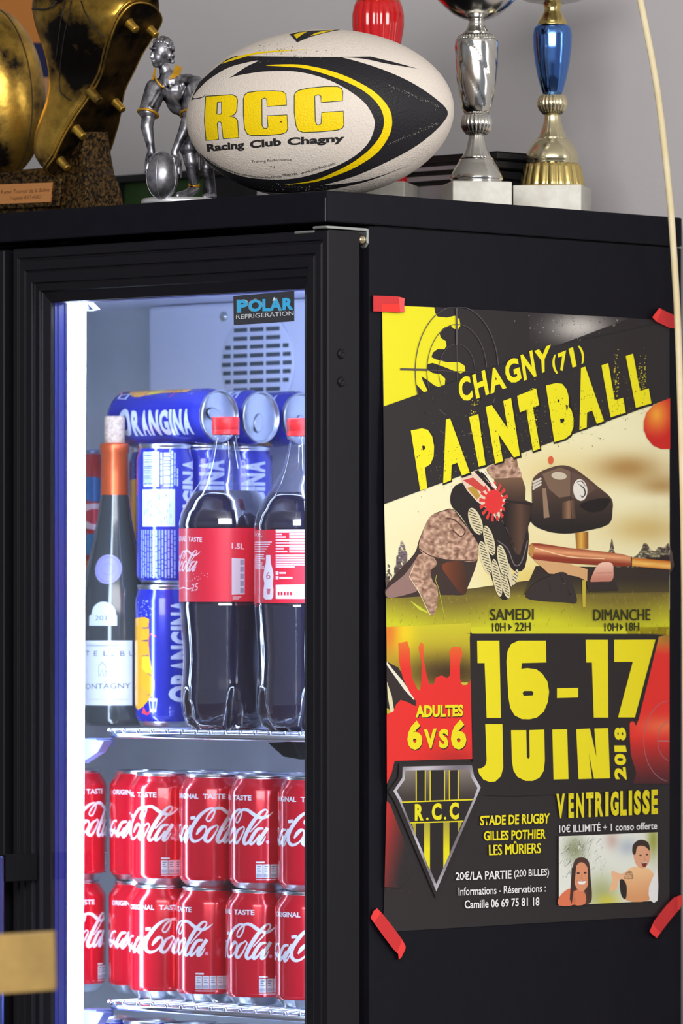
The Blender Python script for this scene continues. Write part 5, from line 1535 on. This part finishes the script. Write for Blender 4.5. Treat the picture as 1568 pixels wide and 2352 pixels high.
# ------------------------------------------------ lower half
def leftbg(u, v):
    c = mix((208, 204, 40), (196, 176, 40), (v-1410)/90)
    c = mix(c, (70, 50, 24), 1.0*gs(u, v, 1030, 1545, 110, 42)); c = mix(c, (244, 216, 24), 0.9*gs(u, v, 925, 1455, 30, 46)); c = mix(c, (236, 110, 40), 0.8*gs(u, v, 892, 1452, 22, 50))
    return c
P.poly(a3([(102,130),(520,110),(520,440),(104,560)]), leftbg)
for _ in range(120):
    u, v = rnd.uniform(960, 1080), rnd.uniform(1500, 1570); P.line([(u, v), (u+rnd.uniform(-5, 5), v+rnd.uniform(-3, 3))], 0.8, mix(leftbg(u, v), rnd.choice(((30, 22, 12), (170, 140, 60))), 0.5), up=0)
P.layer += 1
P.poly(a3([(103,300),(160,330),(215,420),(250,495),(247,522),(205,502),(170,492),(150,512),(135,552),(104,530)]), (46, 36, 36))
P.poly(a3([(103,300),(130,335),(185,400),(240,480),(238,492),(190,440),(103,318)]), (236, 230, 214)); P.poly(a3([(104,400),(128,470),(140,545),(122,555),(108,470)]), (226, 220, 180), up=0)
def red(u, v):
    c = mix((232, 122, 40), (230, 44, 40), (v-1470)/70); c = mix(c, (150, 30, 28), 0.5*gs(u, v, 1040, 1740, 60, 20)); return c
P.poly(a3([(103,562),(135,548),(150,512),(172,490),(208,502),(245,522),(248,497),(215,450),(182,380),(164,300),(160,210),(205,200),(217,240),(220,300),(228,380),(255,438),(268,445),(274,400),(275,300),(260,232),(270,205),(285,214),(286,290),(303,380),(315,414),(335,412),(346,380),(375,368),(400,383),(415,370),(418,300),(412,250),(430,226),(470,230),(478,260),(465,312),(466,390),(480,414),(505,415),(519,390),(526,782),(142,792),(128,850),(104,905)]), red)
P.poly(a3([(470,404),(506,404),(500,416),(478,417)]), (200, 190, 60), up=0)
for _ in range(60): P.poly(ell(rnd.uniform(900, 1080), 1745-abs(rnd.gauss(0, 18)), 0.8, 0.8, 5), (120, 24, 24), up=0)
def right(u, v):
    c = mix((214, 206, 40), (230, 46, 40), (v-1445)/60); c = mix(c, (70, 32, 40), (v-1690)/110); c = mix(c, (240, 130, 80), 0.75*gs(u, v, 1525, 1668, 60, 22)); c = mix(c, (120, 90, 40), 0.6*gs(u, v, 1530, 1455, 24, 26)); return c
P.poly([(1440, 1440), (1537, 1440), (1537, 1800), (1440, 1800)], right, up=0)
P.poly([(1080, 1440), (1537, 1440), (1537, 1458), (1080, 1458)], lambda u, v: mix((210, 208, 36), (200, 176, 40), (u-1450)/90), up=0)
P.layer += 1
for r_ in (30, 62): P.line([(1540+r_*1.0*math.cos(t), 1702+r_*1.5*math.sin(t)) for t in [PI*0.55+PI*0.95*i/30 for i in range(31)] if 1540+r_*math.cos(t) < 1536], 1.4, (150, 110, 118), up=0)
P.line([(1511, 1702), (1537, 1702)], 2.5, (170, 130, 134), up=0)
def redfade(u, v): return mix((196, 44, 40), DKB, (u-888)/66+(v-1850)/300)
P.poly(a4([(103,215),(120,232),(246,560),(170,645),(92,640),(96,480)]), redfade)
for _ in range(90):
    u, v = rnd.uniform(886, 945), rnd.uniform(1960, 2050); P.poly(ell(u, v, 0.8, 0.8, 5), (120, 64, 58), up=0)
P.layer += 1
P.curve(a3([(514,185),(526,165),(560,163),(1420,164),(1446,178),(1440,214),(1348,590),(1330,602),(1305,606),(1310,760),(1313,930),(900,960),(560,960),(530,880),(525,600)]), (36, 31, 32), 2)
P.layer += 1
D1 = [(550,197),(660,197),(668,580),(597,580),(587,308),(552,308)]
D6 = [(890,197),(892,305),(772,308),(768,336),(800,333),(842,338),(872,360),(898,400),(906,450),(900,500),(880,548),(845,578),(810,586),(770,585),(735,566),(714,530),(705,480),(695,300),(700,250),(718,214),(755,197)]
H6 = [(775,456),(783,446),(822,446),(829,456),(824,468),(780,470)]
D1b = [(1087,193),(1197,193),(1199,578),(1127,578),(1118,305),(1090,305)]
D7 = [(1228,193),(1432,192),(1330,577),(1247,577),(1320,302),(1228,302)]
J_ = [(590,610),(675,610),(679,825),(668,868),(640,894),(612,897),(580,884),(560,856),(553,830),(572,828),(590,815),(597,790)]
U_l = [(718,640),(793,640),(796,772),(803,783),(810,772),(808,640),(882,637),(885,790),(880,840),(858,876),(825,891),(790,891),(750,872),(730,840),(722,790)]
I_ = [(922,637),(995,635),(1002,882),(928,884)]
N_ = [(1040,635),(1108,632),(1140,772),(1130,632),(1198,630),(1207,878),(1128,880),(1102,752),(1118,880),(1052,882)]
BY = (236, 222, 22)
for L, h in ((D1, ()), (D6, (H6,)), (D1b, ()), (D7, ()), (J_, ()), (U_l, ()), (I_, ()), (N_, ())): P.poly(a3(L), BY, [a3(x) for x in h], up=0)
P.poly(a3([(945,433),(1050,431),(1050,478),(945,481)]), BY, up=0)
for ch, y0, y1 in (('2', 884, 822), ('0', 814, 756), ('1', 748, 716), ('8', 690, 626)): P.text(ch, a3([(1230, y0), (1228, y1), (1284, y1), (1290, y0)]), BY, 0.05, up=0)
OL = (44, 46, 16)
for t, q in (('SAMEDI', [(615,40),(829,38),(829,94),(615,97)]), ('10H', [(625,110),(690,108),(690,150),(625,152)]), ('22H', [(738,108),(814,107),(814,148),(738,150)]), ('DIMANCHE', [(1126,42),(1406,40),(1406,96),(1126,98)]), ('10H', [(1180,110),(1246,109),(1246,149),(1180,151)]), ('18H', [(1287,108),(1351,107),(1351,148),(1287,149)])): [P.text(t, [(x+o_, y) for x, y in a3(q)], OL, 0.0, up=0.25) for o_ in (-0.7, 0.0, 0.7)]
for x in (705, 1256): P.poly(a3([(x, 112), (x+17, 130), (x, 149)]), OL, up=0)
for off, col, b in (((1.2, 2.0), (36, 28, 28), 0.06), ((0, 0), BY, 0.05)):
    for t, q in (('ADULTES', [(246,517),(481,513),(481,572),(246,578)]), ('6', [(203,594),(279,590),(279,736),(206,738)]), ('V', [(286,636),(350,632),(350,730),(290,732)]), ('S', [(360,634),(408,632),(408,730),(362,732)]), ('6', [(418,588),(497,585),(497,734),(422,738)])):
        P.text(t, [(x+off[0], y+off[1]) for x, y in a3(q)], col, b, up=0)
    P.layer += 1
# club shield
P.poly(a4([(165,28),(540,22),(552,80),(590,150),(560,225),(348,700),(140,215),(110,170),(160,100)]), (38, 33, 34))
P.poly(a4([(182,45),(524,38),(535,90),(568,148),(540,215),(348,662),(165,215),(136,165),(180,100)]), lambda u, v: mix((196, 192, 204), (120, 112, 122), 0.5+0.5*math.sin((u+v)/26)))
P.poly(a4([(195,64),(512,58),(522,100),(552,150),(530,210),(348,626),(178,210),(152,165),(192,110)]), lambda u, v: mix((132, 122, 116), (62, 54, 50), (v-1770)/60))
P.poly(a4([(220,322),(480,316),(348,622)]), (34, 29, 30))
KK = (36, 31, 32)
for x0, x1 in ((252, 292), (320, 386), (415, 454)): P.poly(a4([(x0, 63), (x1, 62), (x1, 214), (x0, 216)]), KK, up=0)
P.layer += 1
for x in (249, 294, 318, 389, 413, 457): P.poly(a4([(x-3, 63), (x+3, 63), (x+3, 214), (x-3, 214)]), (212, 196, 30), up=0)
P.poly(a4([(288,324),(317,323),(317,554),(306,534),(288,486)]), lambda u, v: mix((170, 160, 60), (232, 222, 20), (v-1890)/60), up=0); P.poly(a4([(383,320),(413,319),(413,478),(383,546)]), lambda u, v: mix((170, 160, 60), (232, 222, 20), (v-1890)/60), up=0)
P.poly(a4([(226,324),(247,324),(247,390)]), (176, 166, 50), up=0); P.poly(a4([(455,318),(476,318),(455,372)]), (176, 166, 50), up=0)
P.layer += 1
P.poly(a4([(178,222),(526,208),(482,316),(220,322)]), KK)
P.line(a4([(176,221),(528,208)]), 3, (222, 210, 26)); P.line(a4([(219,323),(482,315)]), 3, (222, 210, 26), up=0)
for t, q in (('R', [(242,230),(286,229),(286,312),(242,313)]), ('.', [(298,296),(310,296),(310,311),(298,311)]), ('C', [(326,226),(374,225),(374,310),(326,311)]), ('.', [(386,293),(398,293),(398,307),(386,307)]), ('C', [(414,222),(460,221),(460,306),(414,308)])): P.text(t, a4(q), (232, 222, 22), 0.05, up=0)
WT = (236, 236, 238)
for t, q, col, b in (('STADE DE RUGBY', [(565,288),(911,275),(908,326),(565,337)], BY, 0.03), ('GILLES POTHIER', [(583,364),(891,354),(889,402),(584,412)], BY, 0.03), ('LES MÛRIERS', [(609,418),(865,410),(864,473),(611,484)], BY, 0.0),
                     ('20€/LA PARTIE', [(443,566),(720,553),(720,600),(444,608)], WT, 0.02), ('(200 BILLES)', [(733,556),(906,548),(905,594),(733,602)], WT, 0.015), ('Informations - Réservations :', [(458,642),(890,626),(889,664),(459,684)], WT, 0.01), ('Camille 06 69 75 81 18', [(488,706),(858,690),(858,733),(489,748)], WT, 0.02),
                     ('10€ ILLIMITÉ + 1 conso offerte', [(956,326),(1441,310),(1440,354),(957,372)], WT, 0.012)):
    for o_ in ((0,) if b > 0 else (-0.7, 0, 0.7)): P.text(t, [(x+o_, y) for x, y in a4(q)], col, b, up=0.1)
xs = [(942,984), (1002,1028), (1040,1078), (1088,1126), (1134,1174), (1184,1200), (1210,1250), (1258,1290), (1300,1316), (1326,1360), (1368,1404), (1412,1444)]
for ch, (x0, x1) in zip('VENTRIGLISSE', xs):
    f = lambda x: 180-(x-942)*0.045
    P.text(ch, a4([(x0, f(x0)), (x1, f(x1)), (x1, f(x1)+122), (x0, f(x0)+122)]), (226, 212, 22), 0.05, up=0)
P.layer += 1
for _ in range(110): P.poly(ell(840+rnd.uniform(945, 1440)/2.154, 1740+rnd.uniform(160, 290)/2.154, rnd.uniform(0.3, 0.9), rnd.uniform(0.5, 1.8), 5), (80, 74, 34), up=0)
# small photograph of two children in a water jet
def wet(u, v):
    c = mix((232, 236, 228), (150, 160, 90), 0.7*gs(u, v, 1380, 2050, 40, 40)); c = mix(c, (110, 120, 70), 0.7*gs(u, v, 1320, 1950, 24, 30)); c = mix(c, (196, 150, 140), 0.6*gs(u, v, 1405, 1930, 14, 20)); c = mix(c, (150, 156, 60), 0.9*gs(u, v, 1500, 1930, 14, 40)); c = mix(c, (214, 204, 60), 0.8*gs(u, v, 1395, 2070, 26, 16)); c = mix(c, (120, 140, 180), 0.4*gs(u, v, 1440, 1945, 22, 20)); return c
P.poly(a4([(954,390),(1443,370),(1443,708),(954,733)]), wet)
for _ in range(70):
    t = rnd.random(); u = 1285+rnd.random()*100; v = 1930+rnd.random()*90; P.line([(u, v), (u+rnd.uniform(4, 16), max(1922, v-rnd.uniform(10, 26)))], rnd.uniform(0.5, 1.5), (248, 250, 250), up=0)
P.layer += 1
P.curve(a4([(1020,560),(1035,505),(1075,494),(1104,520),(1112,600),(1118,690),(1100,724),(1015,728),(1012,640)]), (76, 52, 44), 4)
P.curve(a4([(956,690),(1000,650),(1030,660),(1030,727),(956,732)]), (226, 120, 84), 3); P.curve(a4([(1030,660),(1080,664),(1085,722),(1030,727)]), (222, 128, 90), 3, up=0); P.poly(a4(ell(1066, 590, 38, 72, 28)), (226, 150, 112), up=0.5)
P.poly(a4([(1045,612),(1090,610),(1080,628),(1056,628)]), (250, 244, 238)); P.line(a4([(1042,610),(1066,614),(1092,606)]), 0.9, (150, 60, 50), up=0); P.poly(a4(ell(1050, 572, 8, 5, 10)), (70, 46, 40), up=0); P.poly(a4(ell(1084, 570, 8, 5, 10)), (70, 46, 40), up=0); P.line(a4([(1068,575),(1064,598),(1074,600)]), 0.9, (190, 108, 80), up=0)
P.poly(a4([(1018,545),(1040,540),(1030,640),(1018,726),(1008,700)]), (64, 44, 38), up=0); P.poly(a4([(1096,545),(1108,560),(1116,660),(1100,712)]), (64, 44, 38), up=0)
P.curve(a4([(1290,560),(1340,540),(1400,550),(1430,590),(1432,640),(1400,706),(1290,708),(1270,640)]), lambda u, v: mix((246, 200, 150), (224, 160, 110), (v-2000)/60), 3, up=0)
P.curve(a4([(1215,560),(1260,575),(1310,560),(1320,600),(1255,604),(1240,650),(1204,660),(1218,610)]), (240, 188, 146), 3, up=0)
P.curve(a4([(1255,610),(1275,605),(1290,640),(1285,700),(1262,680)]), (44, 36, 34), 3); P.poly(a4(ell(1366, 478, 42, 70, 28)), (228, 168, 134), up=0); P.curve(a4([(1318,470),(1322,430),(1356,406),(1396,420),(1404,462),(1380,440),(1344,440),(1332,480)]), (58, 44, 40), 3)
P.poly(a4([(1362,520),(1394,516),(1384,542),(1370,542)]), (120, 50, 46)); P.line(a4([(1366,522),(1392,518)]), 1.4, (248, 244, 240), up=0.5); P.poly(a4(ell(1358, 484, 7, 4, 8)), (70, 46, 40), up=0); P.poly(a4(ell(1390, 480, 6, 4, 8)), (70, 46, 40), up=0); P.line(a4([(1378,486),(1376,506),(1386,507)]), 0.9, (184, 116, 90), up=0)
P.curve(a4([(1400,640),(1436,560),(1443,560),(1443,706),(1405,706)]), (240, 240, 240), 2, up=0)
P.lay(mb, pz, cut=(16.0, 24.0), fine=5.0)
po = tag(mb.build('poster', [M_paper], fixn=False), 'yellow, black and red paintball event poster taped to the fridge side', 'poster')

# ---------------------------------------------------------------- strips of red tape holding it
M_tape = print_mat('red_tape', 0.4, 0.5)
b3 = S(1400, 440, 6.92); b4 = S(1400, 2000, 6.683); b5 = S(820, 2000, 6.683)
RT, RB = (206, 40, 44), (238, 56, 54)
tapes = [
    ('strip of red tape at the poster corner under the door hinge', [(857,679),(885,680),(913,681),(929,685),(928,700),(929,716),(915,718),(890,716),(857,715)], [([(877,698),(921,699),(922,717),(890,716),(877.5,715)], (244, 46, 36)), ([(915,682),(929,685),(928,700),(929,716),(919,717)], (244, 84, 84))]),
    ('short strip of red tape at the poster corner beside the hanging cable', b3([(785,1850),(900,1908),(1025,1965),(1040,2175),(945,2165),(850,2120),(745,2070),(675,2000)]), [(b3([(785,1850),(830,1880),(770,2010),(745,2070),(675,2000)]), RB)]),
    ('long slanting strip of red tape at the lower poster corner by the door', b5([(305,575),(380,650),(540,850),(700,1070),(745,1160),(738,1210),(680,1330),(638,1365),(630,1280),(560,1210),(400,1000),(205,725),(250,620)]), [(b5([(305,575),(370,645),(262,790),(205,725),(250,620)]), RB), (b5([(690,1060),(745,1160),(738,1210),(680,1330),(638,1365),(630,1280),(610,1250)]), RB)]),
    ('slanting strip of red tape at the lower poster corner by the rear edge', b4([(610,930),(680,770),(860,540),(980,415),(1090,370),(1112,425),(1108,500),(1080,580),(940,740),(810,910),(740,1010),(715,1035),(690,1005),(660,990)]), [(b4([(610,930),(660,815),(710,890),(780,950),(740,1010),(715,1035),(690,1005),(660,990)]), RB), (b4([(1030,400),(1090,370),(1112,425),(1108,500),(1080,580),(1040,620)]), RB)])]
for lab, pts, pat in tapes:
    T = Art(0.00005); T.poly(pts, RT)
    for q, c in pat: T.poly(q, c, up=1)
    mb = MB()
    T.lay(mb, lambda u, v, l: onx(u, v, lift(u, v)+0.0032+l), cut=(12, 12))
    ctr = (sum(p[0] for p in pts)/len(pts), sum(p[1] for p in pts)/len(pts))
    rim = [onx(u, v, lift(u, v)+0.0032) for u, v in pts]; back = [onx(u, v, 0.0002) for u, v in pts]; n = len(pts)
    mb.add(rim+back, [(i, (i+1) % n, n+(i+1) % n, n+i) for i in range(n)], 0, False, rgb(*RT))
    c0 = sum(rim, Vector())/n
    tag(mb.build('tape_strip', [M_tape], fixn=False, origin=c0), lab, 'tape', 'red tape strips on the poster')
